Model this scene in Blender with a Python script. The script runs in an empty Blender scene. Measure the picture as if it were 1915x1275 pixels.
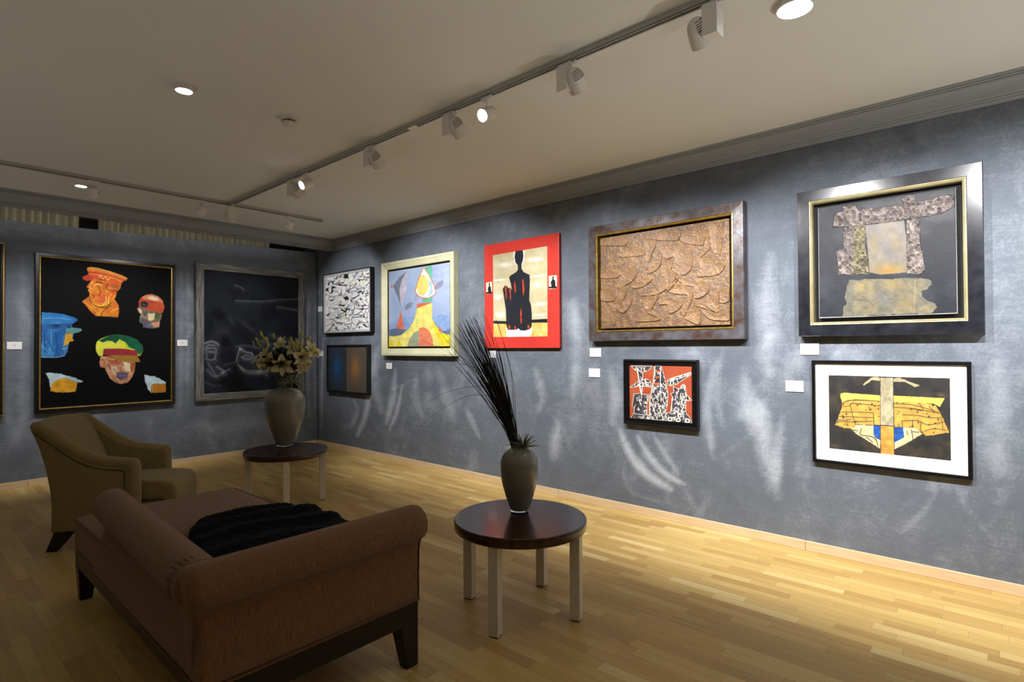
import bpy, bmesh, math, random
import numpy as np
from mathutils import Vector, Matrix

S = bpy.context.scene
COL = S.collection
random.seed(7)
rng = np.random.RandomState(11)
R = math.radians

# ------------------------------------------------------------------ camera
F_PX = 1034.9
RIGHT = Vector((0.66274638, -0.74882373, -0.00549985))
UP = Vector((-0.00490209, -0.01168265, 0.99991974))
FWD = Vector((0.74882789, 0.66266623, 0.01141344))
cam_d = bpy.data.cameras.new('camera')
cam = bpy.data.objects.new('camera', cam_d)
COL.objects.link(cam)
cam_d.sensor_width = 36.0
cam_d.lens = 36.0 * F_PX / 1915.0
cam_d.clip_start = 0.05
m = Matrix((RIGHT, UP, -FWD)).transposed().to_4x4()
m.translation = Vector((0, 0, 1.5))
cam.matrix_world = m
S.camera = cam

# ------------------------------------------------------------------ world, exposure
w = bpy.data.worlds.new('world')
S.world = w
w.use_nodes = True
w.node_tree.nodes['Background'].inputs[0].default_value = (1.0, 0.93, 0.82, 1)
w.node_tree.nodes['Background'].inputs[1].default_value = 0.0
S.view_settings.view_transform = 'Standard'
S.view_settings.look = 'None'
S.view_settings.gamma = 1.0
S.view_settings.use_curve_mapping = False
S.view_settings.exposure = 0.0

# room dimensions
XR, YB, ZC = 4.487, 8.05, 3.12       # right wall, back partition, ceiling
XL, YF, YW = -2.6, -2.8, 8.48        # unseen left wall, unseen front wall, real back wall
TX, TY, TZ = 2.51, 6.375, 3.085      # track lines and their underside


# ------------------------------------------------------------------ lights
def spot(name, loc, target, power, angle, blend=0.7, color=(1, 0.97, 0.92), size=0.03):
    d = bpy.data.lights.new(name, 'SPOT')
    d.energy = power
    d.spot_size = R(angle)
    d.spot_blend = blend
    d.color = color
    d.shadow_soft_size = size
    o = bpy.data.objects.new(name, d)
    COL.objects.link(o)
    o.location = loc
    o.rotation_euler = (Vector(target) - Vector(loc)).to_track_quat('-Z', 'Y').to_euler()
    return o


def area(name, loc, target, power, sx, sy, color=(1, 1, 1)):
    d = bpy.data.lights.new(name, 'AREA')
    d.shape = 'RECTANGLE'
    d.size = sx
    d.size_y = sy
    d.energy = power
    d.color = color
    o = bpy.data.objects.new(name, d)
    COL.objects.link(o)
    o.location = loc
    o.rotation_euler = (Vector(target) - Vector(loc)).to_track_quat('-Z', 'Y').to_euler()
    return o


WHITE = (1.0, 0.985, 0.96)
WARM = (1.0, 0.86, 0.66)
# added fill spots, unseen, no real fittings, that brighten the ceiling
for ux, uy, up in ((-1.3, 1.0, 24), (-1.3, 3.6, 24), (-1.3, 6.2, 24), (1.2, -1.5, 44), (3.3, -1.5, 100)):
    spot('ceiling_fill', (ux, uy, 0.3), (ux + .4, uy, 3.1), up, 128, 0.35, (1, .98, .94), .08)


# ------------------------------------------------------------------ materials
def lin(c):
    c = np.asarray(c, float) / 255.0
    return np.where(c <= 0.04045, c / 12.92, ((c + 0.055) / 1.055) ** 2.4)


def rgba(c):
    return tuple(lin(c)) + (1.0,)


MATS = {}


def newmat(name):
    mt = bpy.data.materials.new(name)
    mt.use_nodes = True
    nt = mt.node_tree
    return mt, nt, nt.nodes['Principled BSDF']


def nd(nt, t, **kw):
    n = nt.nodes.new(t)
    for k, v in kw.items():
        if k.startswith('i_'):
            n.inputs[k[2:].replace('_', ' ')].default_value = v
        else:
            setattr(n, k, v)
    return n


def plain(name, c, rough=0.5, metal=0.0, var=0.12, scale=(8, 8, 8), bump=0.0, bscale=80, c2=None, coat=0.0,
          sheen=0.0, detail=4, spec=0.5, trans=0.0):
    if name in MATS:
        return MATS[name]
    mt, nt, b = newmat(name)
    L = nt.links
    tc = nd(nt, 'ShaderNodeTexCoord')
    mp = nd(nt, 'ShaderNodeMapping')
    mp.inputs['Scale'].default_value = scale
    L.new(tc.outputs['Object'], mp.inputs['Vector'])
    nz = nd(nt, 'ShaderNodeTexNoise')
    nz.inputs['Scale'].default_value = 1.0
    nz.inputs['Detail'].default_value = detail
    L.new(mp.outputs[0], nz.inputs['Vector'])
    rp = nd(nt, 'ShaderNodeValToRGB')
    a = np.array(lin(c))
    if c2 is None:
        lo, hi = a * (1 - var), np.minimum(a * (1 + var), 1)
    else:
        lo, hi = a, lin(c2)
    rp.color_ramp.elements[0].position = 0.32
    rp.color_ramp.elements[1].position = 0.68
    rp.color_ramp.elements[0].color = (*lo, 1)
    rp.color_ramp.elements[1].color = (*hi, 1)
    L.new(nz.outputs['Fac'], rp.inputs[0])
    L.new(rp.outputs[0], b.inputs['Base Color'])
    b.inputs['Roughness'].default_value = rough
    b.inputs['Metallic'].default_value = metal
    b.inputs['Coat Weight'].default_value = coat
    b.inputs['Coat Roughness'].default_value = 0.08
    b.inputs['Sheen Weight'].default_value = sheen
    b.inputs['Specular IOR Level'].default_value = spec
    b.inputs['Transmission Weight'].default_value = trans
    if bump:
        n2 = nd(nt, 'ShaderNodeTexNoise')
        n2.inputs['Scale'].default_value = bscale
        n2.inputs['Detail'].default_value = 3
        L.new(tc.outputs['Object'], n2.inputs['Vector'])
        bp = nd(nt, 'ShaderNodeBump')
        bp.inputs['Strength'].default_value = bump
        bp.inputs['Distance'].default_value = 0.01
        L.new(n2.outputs['Fac'], bp.inputs['Height'])
        L.new(bp.outputs[0], b.inputs['Normal'])
    MATS[name] = mt
    return mt


def emit(name, c, strength):
    mt, nt, b = newmat(name)
    b.inputs['Base Color'].default_value = (0.9, 0.9, 0.9, 1)
    b.inputs['Emission Color'].default_value = (*c, 1)
    b.inputs['Emission Strength'].default_value = strength
    return mt


def paint_material(name, rough=0.45, spec=0.5, bump=0.25, bscale=160, coat=0.0):
    """colour from the painted 'paint' attribute, with a canvas-grain bump"""
    mt, nt, b = newmat(name)
    L = nt.links
    at = nd(nt, 'ShaderNodeAttribute', attribute_name='paint')
    tc = nd(nt, 'ShaderNodeTexCoord')
    nz = nd(nt, 'ShaderNodeTexNoise')
    nz.inputs['Scale'].default_value = 30
    nz.inputs['Detail'].default_value = 6
    L.new(tc.outputs['Object'], nz.inputs['Vector'])
    mr = nd(nt, 'ShaderNodeMapRange')
    mr.inputs[1].default_value = 0.3
    mr.inputs[2].default_value = 0.7
    mr.inputs[3].default_value = 0.95
    mr.inputs[4].default_value = 1.04
    L.new(nz.outputs['Fac'], mr.inputs[0])
    vm = nd(nt, 'ShaderNodeVectorMath', operation='SCALE')
    L.new(at.outputs['Color'], vm.inputs[0])
    L.new(mr.outputs[0], vm.inputs['Scale'])
    L.new(vm.outputs[0], b.inputs['Base Color'])
    b.inputs['Roughness'].default_value = rough
    b.inputs['Specular IOR Level'].default_value = spec
    b.inputs['Coat Weight'].default_value = coat
    n2 = nd(nt, 'ShaderNodeTexNoise')
    n2.inputs['Scale'].default_value = bscale
    L.new(tc.outputs['Object'], n2.inputs['Vector'])
    bp = nd(nt, 'ShaderNodeBump')
    bp.inputs['Strength'].default_value = bump
    bp.inputs['Distance'].default_value = 0.004
    L.new(n2.outputs['Fac'], bp.inputs['Height'])
    L.new(bp.outputs[0], b.inputs['Normal'])
    return mt


def wall_material(name):
    """blue-grey troweled plaster; the 'chalk' attribute carries the pale and dark wipe marks and a darker band atop the back wall"""
    mt, nt, b = newmat(name)
    L = nt.links
    tc = nd(nt, 'ShaderNodeTexCoord')

    def noise(scale, detail, rough=0.55, dist=0.0, vec=None):
        n = nd(nt, 'ShaderNodeTexNoise')
        n.inputs['Scale'].default_value = scale
        n.inputs['Detail'].default_value = detail
        n.inputs['Roughness'].default_value = rough
        n.inputs['Distortion'].default_value = dist
        L.new(vec or tc.outputs['Object'], n.inputs['Vector'])
        return n.outputs['Fac']

    def mr(src, a, bb, lo, hi):
        n = nd(nt, 'ShaderNodeMapRange')
        for i, v in enumerate((a, bb, lo, hi)):
            n.inputs[i + 1].default_value = v
        L.new(src, n.inputs[0])
        return n.outputs[0]

    def ma(op, x, y):
        n = nd(nt, 'ShaderNodeMath', operation=op)
        for i, v in enumerate((x, y)):
            if isinstance(v, (int, float)):
                n.inputs[i].default_value = v
            else:
                L.new(v, n.inputs[i])
        return n.outputs[0]

    big = mr(noise(0.9, 5, 0.6, 0.6), 0.3, 0.7, -0.08, 0.08)
    mid = mr(noise(4.5, 8, 0.65, 1.2), 0.3, 0.7, -0.06, 0.06)
    mp = nd(nt, 'ShaderNodeMapping')
    mp.inputs['Scale'].default_value = (3.0, 3.0, 45.0)
    L.new(tc.outputs['Object'], mp.inputs['Vector'])
    fine = mr(noise(1.0, 5, 0.7, 0.3, mp.outputs[0]), 0.3, 0.7, -0.03, 0.03)
    grain = mr(noise(60, 4), 0.3, 0.7, -0.04, 0.04)
    dk = mr(noise(2.6, 10, 0.75, 2.5), 0.63, 0.76, 0.0, -0.10)
    at = nd(nt, 'ShaderNodeAttribute', attribute_name='chalk')
    tot = ma('ADD', ma('ADD', ma('ADD', big, mid), ma('ADD', fine, grain)), dk)
    tot = ma('ADD', ma('ADD', tot, 0.5), at.outputs['Fac'])
    rp = nd(nt, 'ShaderNodeValToRGB')
    e = rp.color_ramp.elements
    e[0].position = 0.0
    e[0].color = rgba((58, 63, 74))
    e[1].position = 1.0
    e[1].color = rgba((190, 198, 210))
    k = e.new(0.5)
    k.color = rgba((104, 111, 123))
    L.new(tot, rp.inputs[0])
    L.new(rp.outputs[0], b.inputs['Base Color'])
    b.inputs['Roughness'].default_value = 0.75
    b.inputs['Specular IOR Level'].default_value = 0.3
    bp = nd(nt, 'ShaderNodeBump')
    bp.inputs['Strength'].default_value = 0.25
    bp.inputs['Distance'].default_value = 0.01
    L.new(tot, bp.inputs['Height'])
    L.new(bp.outputs[0], b.inputs['Normal'])
    return mt


def floor_material():
    mt, nt, b = newmat('oak_parquet')
    L = nt.links
    tc = nd(nt, 'ShaderNodeTexCoord')
    sp = nd(nt, 'ShaderNodeSeparateXYZ')
    L.new(tc.outputs['Object'], sp.inputs[0])

    def ma(op, x, y=0.0, z=None):
        n = nd(nt, 'ShaderNodeMath', operation=op)
        for i, v in enumerate((x, y) if z is None else (x, y, z)):
            if isinstance(v, (int, float)):
                n.inputs[i].default_value = v
            else:
                L.new(v, n.inputs[i])
        return n.outputs[0]

    W, LEN = 0.071, 0.47
    xs = ma('DIVIDE', sp.outputs['X'], W)
    row = ma('FLOOR', xs)
    fx = ma('FRACT', xs)
    wn = nd(nt, 'ShaderNodeTexWhiteNoise', noise_dimensions='1D')
    L.new(row, wn.inputs['W'])
    ys = ma('ADD', ma('DIVIDE', sp.outputs['Y'], LEN), ma('MULTIPLY', wn.outputs['Value'], 7.3))
    col = ma('FLOOR', ys)
    fy = ma('FRACT', ys)
    cb = nd(nt, 'ShaderNodeCombineXYZ')
    L.new(row, cb.inputs[0])
    L.new(col, cb.inputs[1])
    w2 = nd(nt, 'ShaderNodeTexWhiteNoise', noise_dimensions='2D')
    L.new(cb.outputs[0], w2.inputs['Vector'])
    rp = nd(nt, 'ShaderNodeValToRGB')
    e = rp.color_ramp.elements
    e[0].position = 0.0
    e[0].color = rgba((184, 148, 88))
    e[1].position = 1.0
    e[1].color = rgba((222, 198, 138))
    k = e.new(0.25)
    k.color = rgba((195, 160, 96))
    k = e.new(0.6)
    k.color = rgba((203, 170, 104))
    k = e.new(0.9)
    k.color = rgba((211, 181, 114))
    L.new(w2.outputs['Value'], rp.inputs[0])
    # grain stretched along the boards, shifted per board
    cb2 = nd(nt, 'ShaderNodeCombineXYZ')
    L.new(ma('MULTIPLY', sp.outputs['X'], 60.0), cb2.inputs[0])
    L.new(ma('ADD', ma('MULTIPLY', sp.outputs['Y'], 3.5), ma('MULTIPLY', w2.outputs['Value'], 40.0)), cb2.inputs[1])
    gz = nd(nt, 'ShaderNodeTexNoise')
    gz.inputs['Scale'].default_value = 1.0
    gz.inputs['Detail'].default_value = 6
    gz.inputs['Distortion'].default_value = 0.8
    L.new(cb2.outputs[0], gz.inputs['Vector'])
    g = nd(nt, 'ShaderNodeMapRange')
    for i, v in enumerate((0.3, 0.7, 0.90, 1.06)):
        g.inputs[i + 1].default_value = v
    L.new(gz.outputs['Fac'], g.inputs[0])
    dx = ma('MULTIPLY', ma('MINIMUM', fx, ma('SUBTRACT', 1.0, fx)), W)
    dy = ma('MULTIPLY', ma('MINIMUM', fy, ma('SUBTRACT', 1.0, fy)), LEN)
    dm = ma('MINIMUM', dx, dy)
    seam = nd(nt, 'ShaderNodeMapRange')
    for i, v in enumerate((0.0004, 0.0016, 0.62, 1.0)):
        seam.inputs[i + 1].default_value = v
    L.new(dm, seam.inputs[0])
    f = ma('MULTIPLY', g.outputs[0], seam.outputs[0])
    vm = nd(nt, 'ShaderNodeVectorMath', operation='SCALE')
    L.new(rp.outputs[0], vm.inputs[0])
    L.new(f, vm.inputs['Scale'])
    L.new(vm.outputs[0], b.inputs['Base Color'])
    b.inputs['Roughness'].default_value = 0.42
    b.inputs['Specular IOR Level'].default_value = 0.35
    bp = nd(nt, 'ShaderNodeBump')
    bp.inputs['Strength'].default_value = 0.2
    bp.inputs['Distance'].default_value = 0.002
    L.new(seam.outputs[0], bp.inputs['Height'])
    L.new(bp.outputs[0], b.inputs['Normal'])
    return mt


def fabric(name, c1, c2, rough=0.9, stretch=(260, 260, 30)):
    mt = plain(name, c1, rough=rough, c2=c2, scale=stretch, bump=0.35, bscale=420, sheen=0.25, detail=3, spec=0.15)
    return mt


# ------------------------------------------------------------------ mesh helpers
def link(o, parent=None):
    COL.objects.link(o)
    if parent is not None:
        o.parent = parent
    return o


def obj(name, me, mat, parent=None, smooth=False, angle=None):
    if isinstance(me, bmesh.types.BMesh):
        bmesh.ops.recalc_face_normals(me, faces=me.faces[:])
        md = bpy.data.meshes.new(name)
        me.to_mesh(md)
        me.free()
        me = md
    if mat is not None:
        for mm in (mat if isinstance(mat, (list, tuple)) else [mat]):
            me.materials.append(mm)
    o = bpy.data.objects.new(name, me)
    if smooth:
        me.shade_smooth()
        if angle is not None:
            md = me
            try:
                md.set_sharp_from_angle(angle=R(angle))
            except Exception:
                pass
    return link(o, parent)


def thing(name, label, cat, loc=(0, 0, 0), rotz=0.0, group=None, rot=None):
    o = bpy.data.objects.new(name, None)
    o.empty_display_size = 0.05
    COL.objects.link(o)
    o.location = loc
    o.rotation_euler = rot if rot is not None else (0, 0, rotz)
    return tag(o, label, cat, group)


def tag(o, label, cat, group=None, kind=None):
    o['label'] = label
    o['category'] = cat
    if group:
        o['group'] = group
    if kind:
        o['kind'] = kind
    return o


def struct(o):
    o['kind'] = 'structure'
    return o


def add_box(bm, lo, hi, mat=None):
    r = bmesh.ops.create_cube(bm, size=1.0)
    lo = Vector(lo)
    hi = Vector(hi)
    M = Matrix.Translation((lo + hi) / 2) @ Matrix.Diagonal((*(hi - lo), 1))
    if mat is not None:
        M = mat @ M
    bmesh.ops.transform(bm, matrix=M, verts=r['verts'])
    return r['verts']


def box(lo, hi, bevel=0.0, seg=2):
    bm = bmesh.new()
    add_box(bm, lo, hi)
    if bevel:
        bmesh.ops.bevel(bm, geom=bm.edges[:], offset=bevel, segments=seg, affect='EDGES', profile=0.5)
    return bm


def lathe(prof, n=32, bm=None, M=None, closed=False):
    bm = bm or bmesh.new()
    rings = []
    for (r, z) in prof:
        if r < 1e-6:
            rings.append([bm.verts.new((0, 0, z))])
        else:
            rings.append([bm.verts.new((r * math.cos(2 * math.pi * i / n), r * math.sin(2 * math.pi * i / n), z)) for i in range(n)])
    for a, b2 in zip(rings[:-1], rings[1:]):
        for i in range(n):
            j = (i + 1) % n
            if len(a) == 1 and len(b2) == 1:
                continue
            if len(a) == 1:
                bm.faces.new((a[0], b2[i], b2[j]))
            elif len(b2) == 1:
                bm.faces.new((a[i], b2[0], a[j]))
            else:
                bm.faces.new((a[i], b2[i], b2[j], a[j]))
    if M is not None:
        bmesh.ops.transform(bm, matrix=M, verts=[v for r2 in rings for v in r2])
    return bm


def tube(bm, pts, rad, n=6, cap=True):
    """tube through points; rad is a number or a list"""
    pts = [Vector(p) for p in pts]
    rr = rad if isinstance(rad, (list, tuple)) else [rad] * len(pts)
    rings = []
    prev = None
    for i, p in enumerate(pts):
        t = (pts[min(i + 1, len(pts) - 1)] - pts[max(i - 1, 0)])
        if t.length < 1e-9:
            t = Vector((0, 0, 1))
        t.normalize()
        if prev is None:
            a = t.orthogonal().normalized()
        else:
            a = prev - t * prev.dot(t)
            if a.length < 1e-6:
                a = t.orthogonal()
            a.normalize()
        prev = a
        b2 = t.cross(a)
        rings.append([bm.verts.new(p + (a * math.cos(2 * math.pi * k / n) + b2 * math.sin(2 * math.pi * k / n)) * rr[i]) for k in range(n)])
    for a, b2 in zip(rings[:-1], rings[1:]):
        for k in range(n):
            j = (k + 1) % n
            bm.faces.new((a[k], a[j], b2[j], b2[k]))
    if cap:
        bm.faces.new(rings[0][::-1])
        bm.faces.new(rings[-1])
    return bm


def extrude_poly(pts, axis, a, b2, bevel=0.0, seg=3, bm=None):
    """closed 2-D polygon extruded along an axis ('x','y','z')"""
    bm = bm or bmesh.new()

    def P(u, v, t):
        return {'x': (t, u, v), 'y': (u, t, v), 'z': (u, v, t)}[axis]
    v0 = [bm.verts.new(P(u, v, a)) for u, v in pts]
    v1 = [bm.verts.new(P(u, v, b2)) for u, v in pts]
    f0 = bm.faces.new(v0)
    f1 = bm.faces.new(v1[::-1])
    n = len(pts)
    for i in range(n):
        j = (i + 1) % n
        bm.faces.new((v0[i], v1[i], v1[j], v0[j]))
    bmesh.ops.recalc_face_normals(bm, faces=bm.faces[:])
    if bevel:
        ed = list(set(f0.edges[:] + f1.edges[:]))
        bmesh.ops.bevel(bm, geom=ed, offset=bevel, segments=seg, affect='EDGES', profile=0.5)
    return bm


def spline(pts, n=8, closed=False):
    P = [Vector((*p, 0)) if len(p) == 2 else Vector(p) for p in pts]
    out = []
    N = len(P)
    rngi = range(N if closed else N - 1)
    for i in rngi:
        if closed:
            p0, p1, p2, p3 = P[i - 1], P[i], P[(i + 1) % N], P[(i + 2) % N]
        else:
            p0, p1, p2, p3 = P[max(i - 1, 0)], P[i], P[i + 1], P[min(i + 2, N - 1)]
        for k in range(n):
            t = k / n
            out.append(0.5 * ((2 * p1) + (p2 - p0) * t + (2 * p0 - 5 * p1 + 4 * p2 - p3) * t * t + (3 * p1 - p0 - 3 * p2 + p3) * t ** 3))
    if not closed:
        out.append(P[-1])
    return [tuple(o[:2]) for o in out] if len(pts[0]) == 2 else out


# ------------------------------------------------------------------ painter (numpy brushes on a vertex grid)
def homography(src, dst):
    A, b = [], []
    for (x, y), (u, v) in zip(src, dst):
        A.append([x, y, 1, 0, 0, 0, -u * x, -u * y]); b.append(u)
        A.append([0, 0, 0, x, y, 1, -v * x, -v * y]); b.append(v)
    h = np.linalg.solve(np.array(A, float), np.array(b, float))
    return np.append(h, 1).reshape(3, 3)


def vnoise(X, Y, seed):
    xi = np.floor(X).astype(int); yi = np.floor(Y).astype(int)
    fx = X - xi; fy = Y - yi
    fx = fx * fx * (3 - 2 * fx); fy = fy * fy * (3 - 2 * fy)

    def h(a, b):
        n = (a * 374761393 + b * 668265263 + seed * 974711) & 0x7fffffff
        n = (n ^ (n >> 13)) * 1274126177 & 0x7fffffff
        return ((n ^ (n >> 16)) & 0xffff) / 65535.0
    return (h(xi, yi) * (1 - fx) + h(xi + 1, yi) * fx) * (1 - fy) + (h(xi, yi + 1) * (1 - fx) + h(xi + 1, yi + 1) * fx) * fy


def fbm(X, Y, s, seed=1, o=4):
    t = 0; a = 0.5; tot = 0
    for k in range(o):
        t = t + a * vnoise(X / s * 2 ** k, Y / s * 2 ** k, seed + k * 17)
        tot += a; a *= 0.5
    return t / tot


class Art:
    def __init__(self, quad, nx, ny, base=(0, 0, 0)):
        Hm = homography([(0, 0), (1, 0), (1, 1), (0, 1)], quad)
        u, v = np.meshgrid(np.linspace(0, 1, nx), np.linspace(0, 1, ny))
        w_ = Hm[2, 0] * u + Hm[2, 1] * v + Hm[2, 2]
        self.X = (Hm[0, 0] * u + Hm[0, 1] * v + Hm[0, 2]) / w_
        self.Y = (Hm[1, 0] * u + Hm[1, 1] * v + Hm[1, 2]) / w_
        self.u, self.v, self.nx, self.ny = u, v, nx, ny
        self.c = np.ones((ny, nx, 3)) * np.array(base, float)
        self.h = np.zeros((ny, nx))
        self.px = abs(self.X[0, 1] - self.X[0, 0])

    def _bb(self, pts, pad):
        p = np.array(pts, float)
        x0, y0 = p.min(0) - pad
        x1, y1 = p.max(0) + pad
        m_ = (self.X >= x0) & (self.X <= x1) & (self.Y >= y0) & (self.Y <= y1)
        return np.nonzero(m_)

    def _seg(self, x, y, a, b):
        dx, dy = b[0] - a[0], b[1] - a[1]
        l2 = dx * dx + dy * dy + 1e-12
        t = np.clip(((x - a[0]) * dx + (y - a[1]) * dy) / l2, 0, 1)
        return np.hypot(x - a[0] - t * dx, y - a[1] - t * dy), t

    def mask_poly(self, pts, soft=None, wob=0.0, seed=3, inner=False):
        soft = soft or self.px * 1.2
        idx = self._bb(pts, soft + wob + 2)
        x, y = self.X[idx], self.Y[idx]
        if wob:
            x = x + (fbm(x, y, wob * 3, seed) - 0.5) * 2 * wob
            y = y + (fbm(x, y, wob * 3, seed + 5) - 0.5) * 2 * wob
        d = np.full(x.shape, 1e9)
        ins = np.zeros(x.shape, bool)
        n = len(pts)
        for i in range(n):
            a, b = pts[i], pts[(i + 1) % n]
            dd, _ = self._seg(x, y, a, b)
            d = np.minimum(d, dd)
            if (a[1] != b[1]):
                cond = ((a[1] > y) != (b[1] > y)) & (x < (b[0] - a[0]) * (y - a[1]) / (b[1] - a[1]) + a[0])
                ins ^= cond
        sd = np.where(ins, d, -d)
        al = np.clip(0.5 + sd / soft, 0, 1)
        return (idx, al, sd) if inner else (idx, al)

    def blend(self, idx, al, color, var=0.0, seed=5, scale=None, color2=None, mask=None):
        if mask is not None:
            al = al * mask[idx]
        col = np.ones(al.shape + (3,)) * np.array(color, float)
        x, y = self.X[idx], self.Y[idx]
        s = scale or 25 * self.px
        if color2 is not None:
            t = np.clip((fbm(x, y, s, seed) - 0.35) / 0.3, 0, 1)[:, None]
            col = col * (1 - t) + np.array(color2, float) * t
        if var:
            col = col * (1 + var * (fbm(x, y, s * 0.5, seed + 9)[:, None] - 0.5) * 2)
        self.c[idx] = self.c[idx] * (1 - al[:, None]) + col * al[:, None]

    def poly(self, pts, color, soft=None, wob=0.0, alpha=1.0, var=0.12, smooth=False, color2=None, seed=5, scale=None, mask=None, lift=0.0):
        if smooth:
            pts = spline(pts, 5, True)
        idx, al = self.mask_poly(pts, soft, wob, seed)
        self.blend(idx, al * alpha, color, var, seed, scale, color2, mask)
        if lift:
            self.h[idx] += al * lift

    def fullmask(self, pts, smooth=False):
        if smooth:
            pts = spline(pts, 5, True)
        idx, al = self.mask_poly(pts)
        m_ = np.zeros((self.ny, self.nx))
        m_[idx] = al
        return m_

    def ell(self, cx, cy, rx, ry, color, ang=0, soft=None, alpha=1.0, mask=None, var=0.08, gauss=False, seed=5):
        r = max(rx, ry) * (2.2 if gauss else 1.1)
        idx = self._bb([(cx - r, cy - r), (cx + r, cy + r)], 2)
        x, y = self.X[idx] - cx, self.Y[idx] - cy
        a = R(ang)
        xr = x * math.cos(a) + y * math.sin(a)
        yr = -x * math.sin(a) + y * math.cos(a)
        q = np.hypot(xr / rx, yr / ry)
        if gauss:
            al = np.exp(-q * q * 1.6)
        else:
            soft = soft or self.px * 1.2
            al = np.clip(0.5 + (1 - q) * min(rx, ry) / soft, 0, 1)
        self.blend(idx, al * alpha, color, var, seed, mask=mask)

    def stroke(self, pts, wd, color, alpha=1.0, soft=None, smooth=True, taper=False, mask=None, var=0.1, rough=0.0, seed=5):
        if smooth and len(pts) > 2:
            pts = spline(pts, 5)
        soft = soft or self.px * 1.2
        idx = self._bb(pts, wd + soft + 2)
        x, y = self.X[idx], self.Y[idx]
        al = np.zeros(x.shape)
        n = len(pts) - 1
        for i in range(n):
            d, t = self._seg(x, y, pts[i], pts[i + 1])
            hw = wd / 2
            if taper:
                g = (i + t) / n
                hw = wd / 2 * np.clip(np.sin(np.pi * np.clip(g, 0.03, 0.97)) ** 0.6, 0.1, 1)
            al = np.maximum(al, np.clip(0.5 + (hw - d) / soft, 0, 1))
        if rough:
            al = al * np.clip((fbm(x, y, 6 * self.px, seed) - 0.5 + (1 - rough)) * 3, 0, 1)
        self.blend(idx, al * alpha, color, var, seed, mask=mask)

    def mottle(self, color, amt, scale, seed=2, lo=0.45, hi=0.75, mask=None):
        t = np.clip((fbm(self.X, self.Y, scale, seed, 5) - lo) / (hi - lo), 0, 1)[..., None] * amt
        if mask is not None:
            t = t * mask[..., None]
        self.c = self.c * (1 - t) + np.array(color, float) * t

    def mesh(self, name, W, H, z=0.0, side=0.012):
        """flat grid facing +z in local x (right), y (up), with turned-back edges"""
        nx, ny = self.nx, self.ny
        co = np.zeros((ny, nx, 3))
        co[..., 0] = (self.u - 0.5) * W
        co[..., 1] = (0.5 - self.v) * H
        hh = self.h.copy()
        hh[0, :] = hh[-1, :] = 0
        hh[:, 0] = hh[:, -1] = 0
        co[..., 2] = z + hh
        # skirt: one more ring, pushed back
        v = np.arange(nx * ny).reshape(ny, nx)
        q = np.stack([v[1:, :-1], v[1:, 1:], v[:-1, 1:], v[:-1, :-1]], -1).reshape(-1, 4)
        edge = np.concatenate([v[0, :], v[1:, -1], v[-1, -2::-1], v[-2:0:-1, 0]])
        ec = co.reshape(-1, 3)[edge].copy()
        ec[:, 2] -= side
        ne = len(edge)
        base = nx * ny + np.arange(ne)
        nxt = np.roll(edge, -1)
        nb = np.roll(base, -1)
        sk = np.stack([edge, nxt, nb, base], -1)
        coords = np.concatenate([co.reshape(-1, 3), ec])
        quads = np.concatenate([q, sk])
        me = bpy.data.meshes.new(name)
        me.vertices.add(len(coords))
        me.vertices.foreach_set('co', coords.ravel())
        me.loops.add(len(quads) * 4)
        me.loops.foreach_set('vertex_index', quads.ravel())
        me.polygons.add(len(quads))
        me.polygons.foreach_set('loop_start', np.arange(len(quads)) * 4)
        me.polygons.foreach_set('loop_total', np.full(len(quads), 4))
        me.update(calc_edges=True)
        at = me.color_attributes.new('paint', 'FLOAT_COLOR', 'POINT')
        cl = lin(np.clip(self.c, 0, 255)).reshape(-1, 3)
        cl = np.concatenate([cl, cl[edge]])
        cl = np.concatenate([cl, np.ones((len(cl), 1))], 1)
        at.data.foreach_set('color', cl.ravel())
        if np.abs(self.h).max() > 0:
            me.shade_smooth()
        return me
# ================================================================== SETTING
M_wall = wall_material('grey_plaster')
M_ceil = plain('ceiling_paint', (224, 226, 220), rough=0.9, var=0.02, scale=(1.2, 1.2, 1.2), bump=0.08, bscale=120)
M_corn = plain('cornice_paint', (150, 154, 160), rough=0.7, var=0.03)
M_floor = floor_material()
M_oak = plain('oak_skirting', (212, 184, 144), rough=0.5, c2=(224, 200, 164), scale=(5, 5, 60))
M_dark = plain('unlit_wall', (120, 112, 100), rough=0.9)
M_beige = plain('beige_wall', (176, 160, 134), rough=0.9)

struct(obj('floor', box((XL, YF, -0.06), (XR + 0.12, YW + 0.1, 0.0)), M_floor))
struct(obj('ceiling', box((XL, YF, ZC), (XR + 0.12, YW + 0.1, ZC + 0.1)), M_ceil))


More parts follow.
